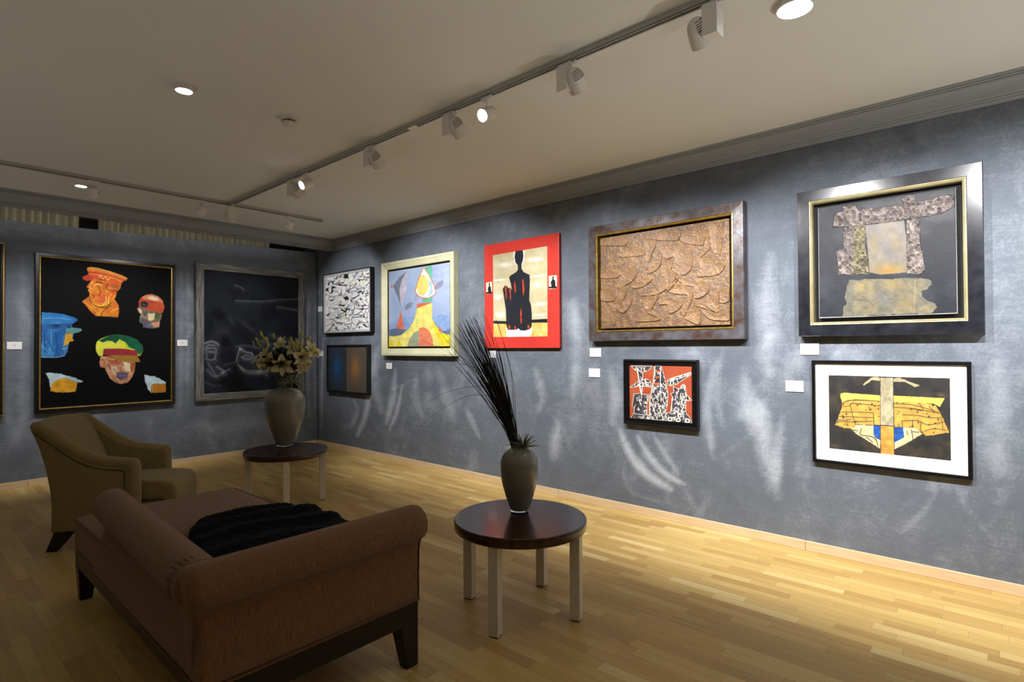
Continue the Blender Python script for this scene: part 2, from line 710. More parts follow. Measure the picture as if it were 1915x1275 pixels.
def chalk_wall(name, quad, nx, ny, strokes, seed, corner, ux, uz, W, H, thick, region=None):
    """wall sheet with a painted 'chalk' attribute; corner = its top-left seen from the room"""
    a = Art(quad, nx, ny)
    c = np.zeros((ny, nx))

    def put(pts, wd, al, soft, rough=0.5, sd=3):
        a.c[:] = 0
        a.stroke(pts, wd, (1, 1, 1), soft=soft, taper=True, var=0.0, rough=rough, seed=sd)
        return a.c[..., 0] * al
    k = 0
    for pts, wd, al in strokes:
        k += 1
        c = c + put(pts, wd, al * 1.12, wd * 0.7, 0.5, k)
    r2 = np.random.RandomState(seed)
    if region:
        x0, x1, y0, y1, n = region
        for i in range(n):
            px = r2.uniform(x0, x1)
            t = (px - x0) / (x1 - x0)
            py = r2.uniform(y0, y1)
            Ls = r2.uniform(40, 130) * (0.6 + 0.8 * t)
            an = R(r2.normal(88, 22))
            cu = r2.normal(0, 0.35)
            pts = [(px, py), (px + Ls * 0.5 * math.cos(an), py + Ls * 0.5 * math.sin(an)),
                   (px + Ls * math.cos(an + cu), py + Ls * math.sin(an + cu))]
            wd = r2.uniform(8, 34) * (0.5 + 0.7 * t)
            c = c + put(pts, wd, r2.uniform(0.03, 0.115) * (1 if r2.rand() < .8 else -0.8), wd * 0.9, 0.5, i + 40)
    a.c[:] = 0
    a.h[:] = 0
    me = a.mesh(name, 1, 1)
    n = nx * ny
    co = np.zeros((len(me.vertices), 3))
    u, v = a.u.ravel(), a.v.ravel()
    C0, UX, UZ = np.array(corner), np.array(ux), np.array(uz)
    NV = np.cross(UX, -UZ)
    co[:n] = C0 + u[:, None] * UX * W + v[:, None] * UZ * H
    vv = np.arange(n).reshape(ny, nx)
    edge = np.concatenate([vv[0, :], vv[1:, -1], vv[-1, -2::-1], vv[-2:0:-1, 0]])
    co[n:] = co[edge] - NV * thick
    me.vertices.foreach_set('co', co.ravel())
    at = me.attributes.new('chalk', 'FLOAT', 'POINT')
    cc = np.concatenate([c.ravel(), c.ravel()[edge]])
    at.data.foreach_set('value', cc)
    me.color_attributes.remove(me.color_attributes['paint'])
    me.update()
    return me


RW = [  # pale wipe marks on the right wall, traced on the wall (points, width, strength)
    ([(690, 735), (684, 775), (668, 815)], 10, .26), ([(740, 690), (734, 745), (722, 792)], 11, .24),
    ([(752, 720), (742, 770), (728, 805)], 7, .22), ([(705, 650), (700, 700), (712, 770)], 14, .14),
    ([(872, 765), (884, 790), (898, 822)], 10, .16), ([(1042, 790), (1040, 822), (1034, 856)], 22, .2),
    ([(1160, 805), (1182, 855), (1215, 890), (1255, 915)], 15, .34), ([(1192, 815), (1218, 858), (1248, 888), (1280, 905)], 11, .3),
    ([(1222, 812), (1245, 852), (1272, 888)], 8, .16), ([(1330, 690), (1322, 770), (1335, 860)], 16, .16),
    ([(1442, 480), (1432, 560), (1442, 690)], 34, .16), ([(1425, 760), (1432, 840), (1452, 930)], 34, .26),
    ([(1462, 780), (1457, 850), (1452, 900)], 20, .18), ([(1388, 690), (1402, 760), (1400, 800)], 22, .14),
    ([(1352, 655), (1338, 720), (1352, 800)], 16, .12), ([(622, 640), (634, 690), (628, 740)], 9, .16),
    ([(604, 640), (602, 720), (601, 800)], 5, .2), ([(660, 745), (668, 770), (655, 800)], 8, .14),
    ([(1000, 690), (1015, 740), (1005, 770)], 14, .12), ([(1070, 560), (1078, 640), (1072, 740)], 20, .12),
    ([(960, 800), (955, 840), (965, 880)], 12, .1), ([(1140, 690), (1150, 740), (1145, 790)], 18, .12),
    ([(820, 690), (835, 740), (850, 790)], 16, .12), ([(780, 700), (776, 740), (790, 780)], 12, .12),
    ([(640, 835), (760, 862), (900, 893)], 9, .12), ([(900, 893), (1010, 915), (1180, 950)], 10, .1),
    ([(1500, 800), (1490, 860), (1510, 930)], 30, .06), ([(1860, 640), (1870, 760), (1860, 900)], 40, .07),
    ([(1180, 655), (1220, 650), (1250, 662)], 20, -.1), ([(1660, 900), (1700, 930), (1780, 940)], 40, -.06),
    ([(1450, 620), (1420, 660), (1440, 700)], 26, .1), ([(1210, 650), (1300, 660), (1340, 690)], 30, .08),
]
Q_R = [(593.7, 466.0), (1995.9, 135.7), (2013.0, 1137.3), (594.2, 830.2)]
me = chalk_wall('wall_right', Q_R, 420, 160, RW, 5, (XR, YB, 3.06), (0, -1, 0), (0, 0, -1), YB + 0.3, 3.06, 0.1,
                (600, 1880, 560, 880, 95))
wr = struct(obj('wall_right', me, M_wall))
# rest of the right wall (behind the camera, and above the cornice)
struct(obj('wall_right', box((XR, YF, 0), (XR + 0.1, -0.3, ZC)), M_wall))
struct(obj('wall_right', box((XR, -0.3, 3.06), (XR + 0.1, YW, ZC)), M_wall))
struct(obj('wall_right', box((XR + 0.001, YB, 0), (XR + 0.1, YW, 3.06)), M_wall))

BW = [([(590, 560), (588, 640), (590, 760)], 7, .1), ([(578, 560), (574, 660), (578, 780)], 9, .12),
      ([(350, 760), (352, 560), (350, 500)], 8, .08), ([(338, 480), (340, 600), (338, 760)], 10, .06),
      ([(40, 470), (44, 600), (40, 780)], 20, .07), ([(400, 800), (470, 790), (500, 800)], 26, .07),
      ([(20, 830), (30, 860), (60, 840)], 20, -.06), ([(0, 430), (150, 450), (320, 470)], 14, -.14),  # darker band along the partition top
      ([(320, 468), (450, 480), (560, 490)], 14, -.12)]
Q_B = [(-125.9, 376.8), (593.7, 473.1), (594.2, 830.2), (-129.5, 935.4)]
me = chalk_wall('wall_back', Q_B, 220, 150, BW, 9, (0.3, YB, 3.0), (1, 0, 0), (0, 0, -1), XR - 0.3, 3.0, 0.08, (-60, 590, 520, 800, 26))
# the partition stops short of the ceiling and its top runs very slightly uphill to the right
n = len(me.vertices)
co = np.zeros(n * 3)
me.vertices.foreach_get('co', co)
co = co.reshape(-1, 3)
top = 2.905 + (co[:, 0] - 0.8) * 0.0262
co[:, 2] = co[:, 2] / 3.0 * top
me.vertices.foreach_set('co', co.ravel())
wb = struct(obj('wall_back', me, M_wall))
struct(obj('wall_back', box((XL, YB, 0), (0.3, YB + 0.08, 2.89)), M_wall))
struct(obj('wall_rear', box((XL, YW, 0), (XR + 0.1, YW + 0.1, ZC)), plain('rear_dark', (52, 46, 42), rough=0.9)))
struct(obj('wall_left', box((XL - 0.1, YF, 0), (XL, YW + 0.1, ZC)), M_beige))
struct(obj('wall_front', box((XL - 0.1, YF - 0.1, 0), (XR + 0.12, YF, ZC)), M_beige))

# ---- cornices: classical cove with paired beads
CP = [(0, 2.969), (.018, 2.969), (.020, 2.975), (.026, 2.977), (.028, 2.983), (.026, 2.988), (.032, 2.990), (.035, 2.996), (.033, 3.002),
      (.040, 3.004), (.043, 3.010), (.046, 3.024), (.052, 3.044), (.062, 3.062), (.076, 3.075), (.080, 3.078), (.086, 3.080), (.089, 3.086),
      (.086, 3.091), (.093, 3.093), (.097, 3.099), (.094, 3.104), (.102, 3.106), (.106, 3.112), (.106, ZC)]
SX = 1.0
bm = bmesh.new()
ra = [bm.verts.new((XR - p * SX, YF, z)) for p, z in CP]
rb = [bm.verts.new((XR - p * SX, 7.586 - p * 1.55, z)) for p, z in CP]
for i in range(len(CP) - 1):
    bm.faces.new((ra[i], rb[i], rb[i + 1], ra[i + 1]))
struct(obj('trim_1', bm, M_corn))
bm = bmesh.new()
ra = [bm.verts.new((XL, 7.586 - p * 1.55, z)) for p, z in CP]
rb = [bm.verts.new((XR - p * SX, 7.586 - p * 1.55, z)) for p, z in CP]
for i in range(len(CP) - 1):
    bm.faces.new((ra[i], rb[i], rb[i + 1], ra[i + 1]))
b0 = [bm.verts.new(v) for v in ((XL, 7.586, 2.969), (XR, 7.586, 2.969), (XR, 7.62, 2.969), (XL, 7.62, 2.969), (XR, 7.62, ZC), (XL, 7.62, ZC))]
bm.faces.new((b0[0], b0[1], b0[2], b0[3]))
bm.faces.new((b0[3], b0[2], b0[4], b0[5]))
struct(obj('trim_2', bm, M_corn))

# ---- skirting boards, with the joints of the photo
def skirting(name, cuts, right):
    bm = bmesh.new()
    for a, b2 in zip(cuts[:-1], cuts[1:]):
        if right:
            vs = ((XR - 0.016, a + .0012, 0), (XR + 0.002, b2 - .0012, 0.07))
        else:
            vs = ((a + .0012, YB - 0.016, 0), (b2 - .0012, YB + 0.002, 0.07))
        bb = box(*vs, bevel=0.002, seg=1)
        md = bpy.data.meshes.new('t')
        bb.to_mesh(md)
        bb.free()
        bm.from_mesh(md)
        bpy.data.meshes.remove(md)
    return struct(obj(name, bm, M_oak))


skirting('baseboard_right', [YF, -1.35, 1.096, 3.35, 4.572, 5.819, YB - 0.016], True)
skirting('baseboard_back', [XL, 1.035, 3.3, XR - 0.016], False)

# ================================================================== CURTAINS behind the partition
M_cur = plain('curtain_cloth', (226, 218, 190), rough=0.95, c2=(240, 234, 212), scale=(60, 60, 1))
M_cur2 = plain('dark_red_cloth', (52, 24, 24), rough=0.95)


def curtain(x0, x1, label, mat, cat='curtain', group=None, seed=1):
    r2 = random.Random(seed)
    bm = bmesh.new()
    n = int((x1 - x0) / 0.008) + 2
    ph = 0
    rows = []
    xs, ys = [], []
    k = 0.0
    for i in range(n):
        x = x0 + (x1 - x0) * i / (n - 1)
        k += 0.008 / 0.075 * 2 * math.pi * (0.7 + 0.6 * r2.random())
        xs.append(x)
        ys.append(8.20 + 0.028 * math.sin(k) + 0.012 * math.sin(k * 0.37 + 1))
    for z in (0.03, 1.0, 2.2, 2.95, 3.10):
        rows.append([bm.verts.new((x, y, z)) for x, y in zip(xs, ys)])
    for a, b2 in zip(rows[:-1], rows[1:]):
        for i in range(n - 1):
            bm.faces.new((a[i], a[i + 1], b2[i + 1], b2[i]))
    bmesh.ops.solidify(bm, geom=bm.faces[:], thickness=0.004)
    t = thing('curtain', label, cat, ((x0 + x1) / 2, 8.2, 0), group=group)
    o = obj('curtain_fabric', bm, mat, t, smooth=True)
    o.location = (-(x0 + x1) / 2, -8.2, 0)
    bm = bmesh.new()
    tube(bm, [(x0, 8.2, 3.105), (x1, 8.2, 3.105)], 0.008, 8)
    o = obj('curtain_rail', bm, plain('rail_grey', (150, 150, 150), rough=0.4), t)
    o.location = (-(x0 + x1) / 2, -8.2, 0)
    return t


curtain(-0.6, 1.51, 'pleated grey-beige curtain strip above the partition at the far left, left of the dark gap', M_cur, group='curtains behind the partition', seed=3)
curtain(1.70, 3.803, 'long pleated grey-beige curtain strip above the partition, right of the dark gap', M_cur, group='curtains behind the partition', seed=4)
curtain(3.815, 3.95, 'narrow dark red curtain strip above the partition near the room corner', M_cur2, group='curtains behind the partition', seed=5)

area('pocket_fill', (1.8, 7.72, 3.08), (1.8, 8.2, 2.98), 2.2, 4.2, .04, (1, .95, .85))  # added unseen fill, brightens the curtain strip

# ================================================================== LIGHTING TRACKS
M_track = plain('track_grey', (176, 176, 172), rough=0.4, var=0.03)
M_slot = plain('track_slot', (40, 38, 46), rough=0.5, var=0.03)
M_white = plain('lamp_white', (222, 220, 214), rough=0.42, var=0.02)
M_vent = plain('vent_dark', (48, 48, 50), rough=0.6, var=0.03)
M_chrome = plain('reflector_chrome', (220, 220, 220), rough=0.15, metal=1.0, var=0.02)
M_emit = emit('lamp_lens', (1.0, 1.0, 0.98), 9.0)
M_emit_big = emit('downlight_lens', (0.95, 0.98, 1.0), 14.0)


def track(loc, length, rotz, label):
    """rail along local x, starting at 0; underside at local z=0"""
    t = thing('lighting_track', label, 'track', loc, rotz)
    h = ZC - TZ
    prof = [(-.018, h), (-.018, 0), (-.010, 0), (-.010, .012), (.010, .012), (.010, 0), (.018, 0), (.018, h)]
    bm = extrude_poly(prof, 'x', 0, length)
    obj('rail', bm, M_track, t)
    bm = bmesh.new()
    add_box(bm, (0.003, -.0098, .0105), (length - .003, .0098, .0118))
    add_box(bm, (0.003, -.0190, .001), (length - .003, -.0181, .0045))
    obj('conductor_slot', bm, M_slot, t)
    bm = box((length - .001, -.019, -.001), (length + .006, .019, h), 0.001, 1)
    obj('end_cap', bm, M_track, t)
    return t


# long track parallel to the right wall: from the junction towards and past the camera
t1 = track((TX, TY - 0.019, TZ), 8.6, R(-90), 'long ceiling lighting track running alongside the right wall')
bm = box((3.15, -.0195, -.0015), (3.24, .012, .006), 0.0008, 1)
obj('sticker', bm, plain('sticker_white', (235, 235, 228), rough=0.5), t1)['label'] = 'small white sticker'
t2 = track((-0.9, TY, TZ), 3.615 + 0.9, 0, 'shorter ceiling lighting track running parallel to the back wall')


def orient(d):
    return Vector(d).normalized().to_track_quat('Z', 'Y').to_matrix().to_4x4()


def adaptor(t, along_y=True):
    lo, hi = (-.015, -.045, -.022), (.015, .045, .0)
    if not along_y:
        lo, hi = (-.045, -.015, -.022), (.045, .015, .0)
    obj('track_adaptor', box(lo, hi, .004), M_white, t)


def gear_spot(y, side, aim, label):
    """box-geared wallwasher on the long track. side=+1: head towards the back of the room"""
    t = thing('track_spotlight', label, 'spotlight', (TX, y, TZ), group='box spotlights on the long track')
    adaptor(t)
    zt, zb = -.024, -.165
    bm = box((-.040, -.036, zb), (.040, .036, zt), .003)
    obj('gear_box', bm, M_white, t)
    # small release lever next to the adaptor
    bm = bmesh.new()
    tube(bm, [(.0, -.046 * 1, -.012), (.0, -.072, -.012)], .011, 10)
    obj('locking_knob', bm, M_white, t)
    a = Vector(aim).normalized()
    c = Vector((0.004, side * .068, -.112))
    bm = bmesh.new()
    tube(bm, [(0, side * .030, -.105), c], .012, 10)
    obj('pivot', bm, M_white, t)
    M = Matrix.Translation(c) @ orient(a)
    prof = [(0, -.066), (.014, -.064), (.027, -.057), (.038, -.044), (.045, -.026), (.049, 0.0), (.0515, .03), (.053, .062),
            (.050, .062), (.047, .05), (.040, .012), (.030, -.002), (.022, -.006)]
    bm = lathe(prof, 36, M=M)
    obj('lamp_head', bm, M_white, t, smooth=True, angle=40)
    # cooling slots: curved dark ribs over the dome
    bm = bmesh.new()
    for q in range(5):
        off = -.018 + q * .0095
        pts = []
        lw = (M.to_3x3().inverted() @ Vector((-.62, -.75, .25)))
        a0 = math.atan2(lw.y, lw.x)
        for k in range(11):
            ph = a0 + R(-55 + k * 11)
            r_at = np.interp(-.052 + q * .010, [-.066, -.057, -.044, -.026, 0], [0, .027, .038, .045, .049]) + .0006
            pts.append((r_at * math.cos(ph), r_at * math.sin(ph), -.052 + q * .010))
        tube(bm, [M @ Vector(p) for p in pts], .0018, 5)
    obj('cooling_slots', bm, M_vent, t)
    bm = lathe([(0, .004), (.024, .004), (.033, .018), (.033, .020)], 24, M=Matrix.Translation(c) @ orient(a) @ Matrix.Translation((0, 0, -.008)))
    obj('lens', bm, M_emit, t)
    return Vector((TX, y, TZ)) + c + a * 0.075, a


def cyl_spot(loc, aim, label, along_y, group, drop=.055, r=.042, ln=.105, lit=M_emit):
    t = thing('cylinder_spotlight', label, 'spotlight', loc, group=group)
    adaptor(t, along_y)
    a = Vector(aim).normalized()
    c = Vector((0, 0, -drop - .045))
    bm = bmesh.new()
    tube(bm, [(0, 0, -.02), (0, 0, -.04)], .012, 10)
    tube(bm, [(0, 0, -.04), (0, 0, -drop - .005)], .006, 8)
    obj('stem', bm, M_white, t)
    bm = bmesh.new()
    s = a.cross(Vector((0, 0, 1))).normalized() * (r + .002)
    tube(bm, [c + s, c + s * .9 + Vector((0, 0, .05)), (0, 0, -drop - .002)], .004, 6)
    obj('yoke', bm, M_white, t)
    bm = bmesh.new()
    tube(bm, [c + s * .96, c + s * 1.08], .007, 8)
    obj('pivot_screw', bm, M_vent, t)
    M = Matrix.Translation(c) @ orient(a)
    L2 = ln / 2
    bm = lathe([(0, -L2), (r - .004, -L2), (r, -L2 + .004), (r, L2), (r - .003, L2), (r - .005, L2 - .008), (.0, L2 - .010)], 36, M=M)
    obj('lamp_head', bm, M_white, t, smooth=True, angle=35)
    bm = lathe([(0, L2 - .007), (r - .008, L2 - .007), (r - .008, L2 - .009), (0, L2 - .009)], 30, M=M)
    obj('lens', bm, lit, t)
    return Vector(loc) + c + a * (L2 + 0.01), a
GEAR = [  # y, side, aim, label
    (6.35, 1, (.80, .25, -.62), 'white box spotlight hanging at the junction of the two tracks'),
    (4.95, -1, (.80, .12, -.62), 'white box spotlight whose head is overlapped by a lit cylinder lamp'),
    (3.70, -1, (.80, .05, -.60), 'white box spotlight next to a small glowing ceiling disc'),
    (2.77, -1, (.80, -.05, -.60), 'white box spotlight just beyond the lit cylinder lamp mid-track'),
    (1.81, -1, (.80, -.05, -.60), 'white box spotlight nearer than the lit cylinder lamp, head towards the wall'),
    (0.98, 1, (.80, -.10, -.62), 'nearest and largest white box spotlight at the top edge of the photo'),
    (0.05, -1, (.80, -.05, -.60), 'added unseen white box spotlight on the long track beside the camera'),  # extra lamp added out of view for more light
    (-0.9, -1, (.80, -.05, -.60), 'added unseen white box spotlight on the long track behind the camera'),  # likewise an added lamp, never in view
]
GEAR_T = [(7.05, 2.0), (5.35, 1.55), (4.30, 1.45), (2.9, 1.25), (2.0, 1.15), (0.95, 1.25), (0.05, 1.25), (-0.9, 1.25)]
GEAR_P = [120, 180, 150, 185, 210, 240, 280, 210]
for (y, sd, aim, lab), (ty, tz), pw in zip(GEAR, GEAR_T, GEAR_P):
    aim = (XR - TX, ty - y - sd * .06, tz - (TZ - .112))
    p, a = gear_spot(y, sd, aim, lab)
    spot('gear_spot_light', p, p + a, pw, 58 if y > 6 else 82, 0.65, WHITE, 0.02)

p, a = cyl_spot((TX, 4.70, TZ), (-.87, -.02, -.45), 'small lit cylinder spotlight facing the camera, overlapping a box spotlight', True, 'cylinder spotlights on the long track', drop=.05)
spot('cylinder_light', p, p + a, 2.5, 60, 0.8, WHITE, .03)
p, a = cyl_spot((TX, 2.42, TZ), (-.87, -.02, -.45), 'lit cylinder spotlight hanging alone mid-track, glowing lens facing left', True, 'cylinder spotlights on the long track', drop=.065)
spot('cylinder_light', p, p + a, 2.5, 60, 0.8, WHITE, .03)

for x, aim, pw, lab in ((1.275, (.16, .62, -.80), 60, 'leftmost white cylinder spotlight on the back track, beside the glowing disc'),
                        (2.223, (-.30, .60, -.80), 70, 'white cylinder spotlight tilted left on the back track, just left of the junction'),
                        (3.197, (-.10, .55, -.85), 55, 'white cylinder spotlight near the right end of the back track')):
    p, a = cyl_spot((x, TY, TZ), aim, lab, False, 'cylinder spotlights on the back track', drop=.06)
    spot('cylinder_light', p, Vector((x + aim[0] * 1.2, YB, 1.45)), pw, 72, 0.85, WHITE, .035)
p, a = cyl_spot((0.35, TY, TZ), (.0, .60, -.80), 'added unseen white cylinder spotlight on the back track beyond the left edge of the photo', False, 'cylinder spotlights on the back track', drop=.06)  # extra lamp added out of sight at the left
spot('cylinder_light', p, Vector((.35, YB, 1.5)), 60, 70, 0.85, WHITE, .035)


def downlight(x, y, r, h, label, mat, power):
    t = thing('ceiling_downlight', label, 'ceiling light', (x, y, ZC), group='round ceiling downlights')
    bm = lathe([(r * 1.0, 0), (r, -h), (r * .93, -h), (r * .93, -h + .003), (r * .2, -h + .004)], 40)
    obj('housing', bm, M_white, t, smooth=True, angle=30)
    bm = lathe([(0, -h + .0005), (r * .92, -h + .0005), (r * .92, -h + .003), (0, -h + .003)], 40)
    obj('lens', bm, mat, t)
    if power:
        spot('downlight_beam', (x, y, ZC - h - .012), (x, y, 0), power, 110, 0.9, (1, .98, .95), r * .8)
    return t


downlight(1.205, 3.75, .050, .034, 'small glowing round ceiling light left of the smoke detector', M_emit, 1.5)
downlight(2.84, 0.715, .082, .030, 'very bright round ceiling light at the top right of the photo', M_emit_big, 5)
downlight(1.247, 6.70, .050, .030, 'small glowing round ceiling light behind the back track at left', M_emit, 2)
downlight(2.635, 3.86, .040, .030, 'small glowing round ceiling light just behind the long track', M_emit, 2)

# smoke detector
t = thing('smoke_detector', 'round off-white smoke detector on the ceiling', 'smoke detector', (1.875, 3.745, ZC))
M_smk = plain('detector_plastic', (216, 212, 200), rough=0.5, var=0.02)
obj('base', lathe([(0, 0), (.058, 0), (.058, -.012), (.054, -.016), (0, -.016)], 36), M_smk, t, smooth=True, angle=30)
obj('sensor_dome', lathe([(.052, -.030), (.050, -.038), (.040, -.052), (.022, -.062), (0, -.064)], 36), M_smk, t, smooth=True, angle=40)
obj('vent_ring', lathe([(.046, -.015), (.046, -.026), (.0, -.026)], 36), M_vent, t)
bm = bmesh.new()
for k in range(14):
    a = k * math.pi / 7
    add_box(bm, (.044, -.0018, -.033), (.053, .0018, -.014), Matrix.Rotation(a, 4, 'Z'))
obj('vent_fins', bm, M_smk, t)

# ================================================================== PAINTINGS
def frame_mesh(W, H, prof, two=False):
    """mitred frame swept round a rectangle; prof = [(inset from the outer edge, depth towards the room)]"""
    bm = bmesh.new()
    rings = []
    for ins, d in prof:
        x, y = W / 2 - ins, H / 2 - ins
        rings.append([bm.verts.new(p) for p in ((-x, -y, d), (x, -y, d), (x, y, d), (-x, y, d))])
    n = len(rings)
    for i in range(n - 1):
        a, b2 = rings[i], rings[i + 1]
        for k in range(4):
            j = (k + 1) % 4
            bm.faces.new((a[k], a[j], b2[j], b2[k])).material_index = k % 2 if two else 0
    a, b2 = rings[-1], rings[0]
    for k in range(4):
        j = (k + 1) % 4
        bm.faces.new((a[k], a[j], b2[j], b2[k]))
    return bm


def hang(name, label, wall, c, zc, group=None, cat='painting', tilt=0.0):
    if wall == 'r':
        M = Matrix(((0, 0, -1), (-1, 0, 0), (0, 1, 0)))
        loc = (XR - 0.002, c, zc)
    else:
        M = Matrix(((1, 0, 0), (0, 0, -1), (0, 1, 0)))
        loc = (c, YB - 0.002, zc)
    t = thing(name, label, cat, loc, group=group, rot=M.to_euler())
    return t


def backboard(t, W, H, z0, z1):
    obj('backing_board', box((-W / 2, -H / 2, z0), (W / 2, H / 2, z1)), plain('backing_black', (14, 14, 16), rough=.8), t)


M_black = plain('black_lacquer', (14, 14, 17), rough=0.28, var=0.1)
M_blackm = plain('black_satin', (20, 20, 23), rough=0.4, var=0.1)
M_gold = plain('gilt', (176, 144, 70), rough=0.32, metal=0.85, c2=(214, 184, 104), scale=(30, 30, 30))
M_paint = paint_material('oil_paint', 0.42)
M_matt = paint_material('matt_black_ground', 0.65, spec=0.12, bump=0.08)
M_paintg = paint_material('glossy_paint', 0.25, bump=0.1)
M_ink = paint_material('print_paper', 0.7, bump=0.05)
M_rough = paint_material('heavy_impasto', 0.42, bump=0.6, bscale=110)
M_coll = paint_material('collage_surface', 0.5, spec=.3, bump=0.15, bscale=60)


def canvas(t, art, W, H, z, mat=None, name='canvas', label=None):
    o = obj(name, art.mesh(name, W, H, z), mat or M_paint, t)
    if label:
        o['label'] = label
    return o


# ---------------- P0: picture cut by the left edge
t = hang('framed_painting', 'dark picture in thin gold-edged black frame, cut off by the left photo edge', 'b', 0.833 - 0.62, 1.722)
obj('frame', frame_mesh(1.24, 1.85, [(0.016, 0), (.012, .062), (.03, .064), (.045, .05), (.045, 0)]), M_black, t)
obj('gold_edge', frame_mesh(1.24, 1.85, [(0, 0), (0, .058), (.003, .066), (.012, .066), (.013, 0)]), M_gold, t)
a = Art([(0, 0), (100, 0), (100, 150), (0, 150)], 90, 135, (70, 74, 70))
a.poly([(0, 0), (100, 0), (100, 60), (0, 60)], (156, 156, 120), var=.2, color2=(190, 190, 160))
a.poly([(0, 62), (100, 62), (100, 150), (0, 150)], (92, 100, 100), var=.3, color2=(60, 66, 70))
a.stroke([(0, 61), (100, 61)], 2, (20, 20, 20))
canvas(t, a, 1.15, 1.76, .040)

# ---------------- P1: painted heads on black
a = Art([(236, 190), (1017, 263), (1017, 1045), (243, 1095)], 330, 400, (6, 6, 9))
OR = (226, 122, 52)
a.poly([(540, 328), (560, 318), (700, 350), (722, 352), (715, 380), (695, 400), (690, 425), (680, 445), (692, 460), (706, 482), (709, 515), (702, 554),
        (660, 549), (600, 546), (570, 545), (545, 525), (505, 478), (486, 457), (520, 432), (530, 425), (530, 405), (520, 390), (526, 378), (510, 370), (530, 345)],
       (232, 150, 48), wob=2, color2=(214, 104, 52), scale=40)
a.poly([(513, 258), (530, 250), (570, 254), (650, 275), (720, 298), (758, 318), (752, 332), (735, 335), (720, 352), (700, 350), (650, 340), (600, 325), (560, 318),
        (540, 328), (515, 335), (490, 322), (487, 308), (510, 300), (525, 292), (515, 275)], (222, 98, 48), wob=2, color2=(206, 76, 52))
a.poly([(513, 258), (530, 250), (570, 254), (650, 275), (720, 298), (758, 318), (745, 326), (700, 312), (640, 292), (560, 276), (520, 276)], (236, 140, 60), wob=2)
a.poly([(487, 308), (520, 299), (560, 318), (540, 328), (515, 335), (492, 325)], (196, 66, 56))
for p_, w_, c_ in (([(515, 258), (570, 258), (650, 280), (752, 322)], 5, (244, 196, 84)), ([(525, 292), (600, 300), (680, 320), (722, 340)], 4, (240, 180, 90)),
                   ([(585, 315), (597, 303), (612, 322), (624, 308), (638, 330), (652, 315)], 5, (246, 200, 100)),
                   ([(548, 340), (530, 372), (545, 382)], 5, (246, 210, 90)), ([(560, 360), (580, 352), (600, 362)], 5, (250, 214, 100)),
                   ([(540, 415), (560, 424), (548, 436)], 5, (160, 44, 40)), ([(585, 365), (595, 400), (588, 420)], 4, (130, 46, 30)),
                   ([(568, 345), (575, 340), (610, 350)], 5, (96, 44, 34)), ([(640, 350), (636, 385), (700, 396)], 4, (86, 50, 30)),
                   ([(650, 350), (710, 366)], 3, (110, 60, 36)), ([(652, 364), (706, 378)], 3, (110, 60, 36)), ([(545, 470), (600, 486), (640, 468), (648, 430)], 6, (248, 210, 70)),
                   ([(628, 430), (632, 455), (610, 478)], 4, (252, 240, 170)), ([(530, 432), (540, 465), (590, 490), (640, 480), (670, 462)], 4, (96, 50, 30)),
                   ([(655, 482), (620, 510), (600, 540)], 4, (80, 46, 28)), ([(492, 458), (550, 500), (590, 540)], 4, (244, 190, 70)),
                   ([(560, 480), (612, 496), (660, 484)], 4, (80, 46, 28)), ([(658, 395), (676, 404), (664, 430)], 6, (206, 96, 44)),
                   ([(560, 545), (640, 552), (702, 554)], 3, (90, 60, 34)), ([(570, 440), (568, 455)], 6, (200, 90, 60)), ([(660, 520), (700, 500)], 14, (244, 160, 44))):
    a.stroke(p_, w_, c_, rough=.25)
a.poly([(245, 522), (300, 525), (380, 535), (435, 552), (462, 568), (445, 582), (430, 590), (425, 612), (440, 640), (430, 680), (410, 700), (405, 740), (400, 762),
        (385, 780), (340, 789), (244, 794)], (44, 100, 172), wob=3, color2=(70, 140, 200), scale=50)
a.poly([(245, 522), (300, 525), (380, 535), (435, 552), (462, 568), (445, 582), (430, 590), (340, 596), (245, 594)], (66, 142, 208), wob=3, color2=(50, 118, 190))
a.poly([(245, 597), (330, 594), (428, 590), (426, 612), (330, 622), (245, 622)], (34, 60, 120), wob=2, color2=(50, 100, 160))
a.poly([(390, 622), (425, 613), (480, 619), (487, 632), (462, 645), (420, 652), (388, 647)], (96, 150, 150), wob=2)
a.poly([(386, 652), (432, 650), (428, 672), (438, 695), (415, 698), (405, 712), (373, 730), (384, 690)], (222, 168, 48))
for p_, w_, c_ in (([(250, 560), (340, 556), (420, 566)], 4, (110, 176, 224)), ([(262, 640), (266, 760)], 5, (26, 60, 124)), ([(300, 640), (306, 700), (290, 770)], 5, (90, 160, 214)),
                   ([(330, 650), (340, 720), (330, 780)], 5, (30, 70, 140)), ([(370, 740), (396, 738)], 5, (150, 190, 220)), ([(280, 690), (300, 720), (320, 760)], 4, (28, 64, 130)),
                   ([(250, 720), (275, 750)], 5, (96, 166, 216)), ([(372, 750), (380, 772)], 4, (24, 56, 110)), ([(405, 602), (412, 614)], 8, (28, 40, 80)), ([(322, 602), (336, 600)], 9, (28, 36, 80)),
                   ([(245, 790), (330, 792), (385, 782)], 4, (150, 190, 220))):
    a.stroke(p_, w_, c_, rough=.25)
a.poly([(828, 485), (850, 490), (962, 525), (966, 545), (955, 575), (950, 615), (905, 621), (855, 614), (850, 592), (830, 582), (832, 550), (840, 540), (825, 522), (815, 505)],
       (150, 138, 116), wob=3, color2=(120, 100, 84), scale=30)
a.poly([(825, 460), (840, 435), (870, 418), (905, 414), (945, 428), (970, 455), (981, 490), (973, 525), (955, 527), (900, 515), (850, 490), (828, 487)], (196, 84, 56), wob=2, color2=(176, 66, 44))
a.poly([(845, 433), (870, 418), (905, 414), (945, 428), (970, 455), (974, 470), (920, 455), (860, 446)], (206, 130, 92), wob=2)
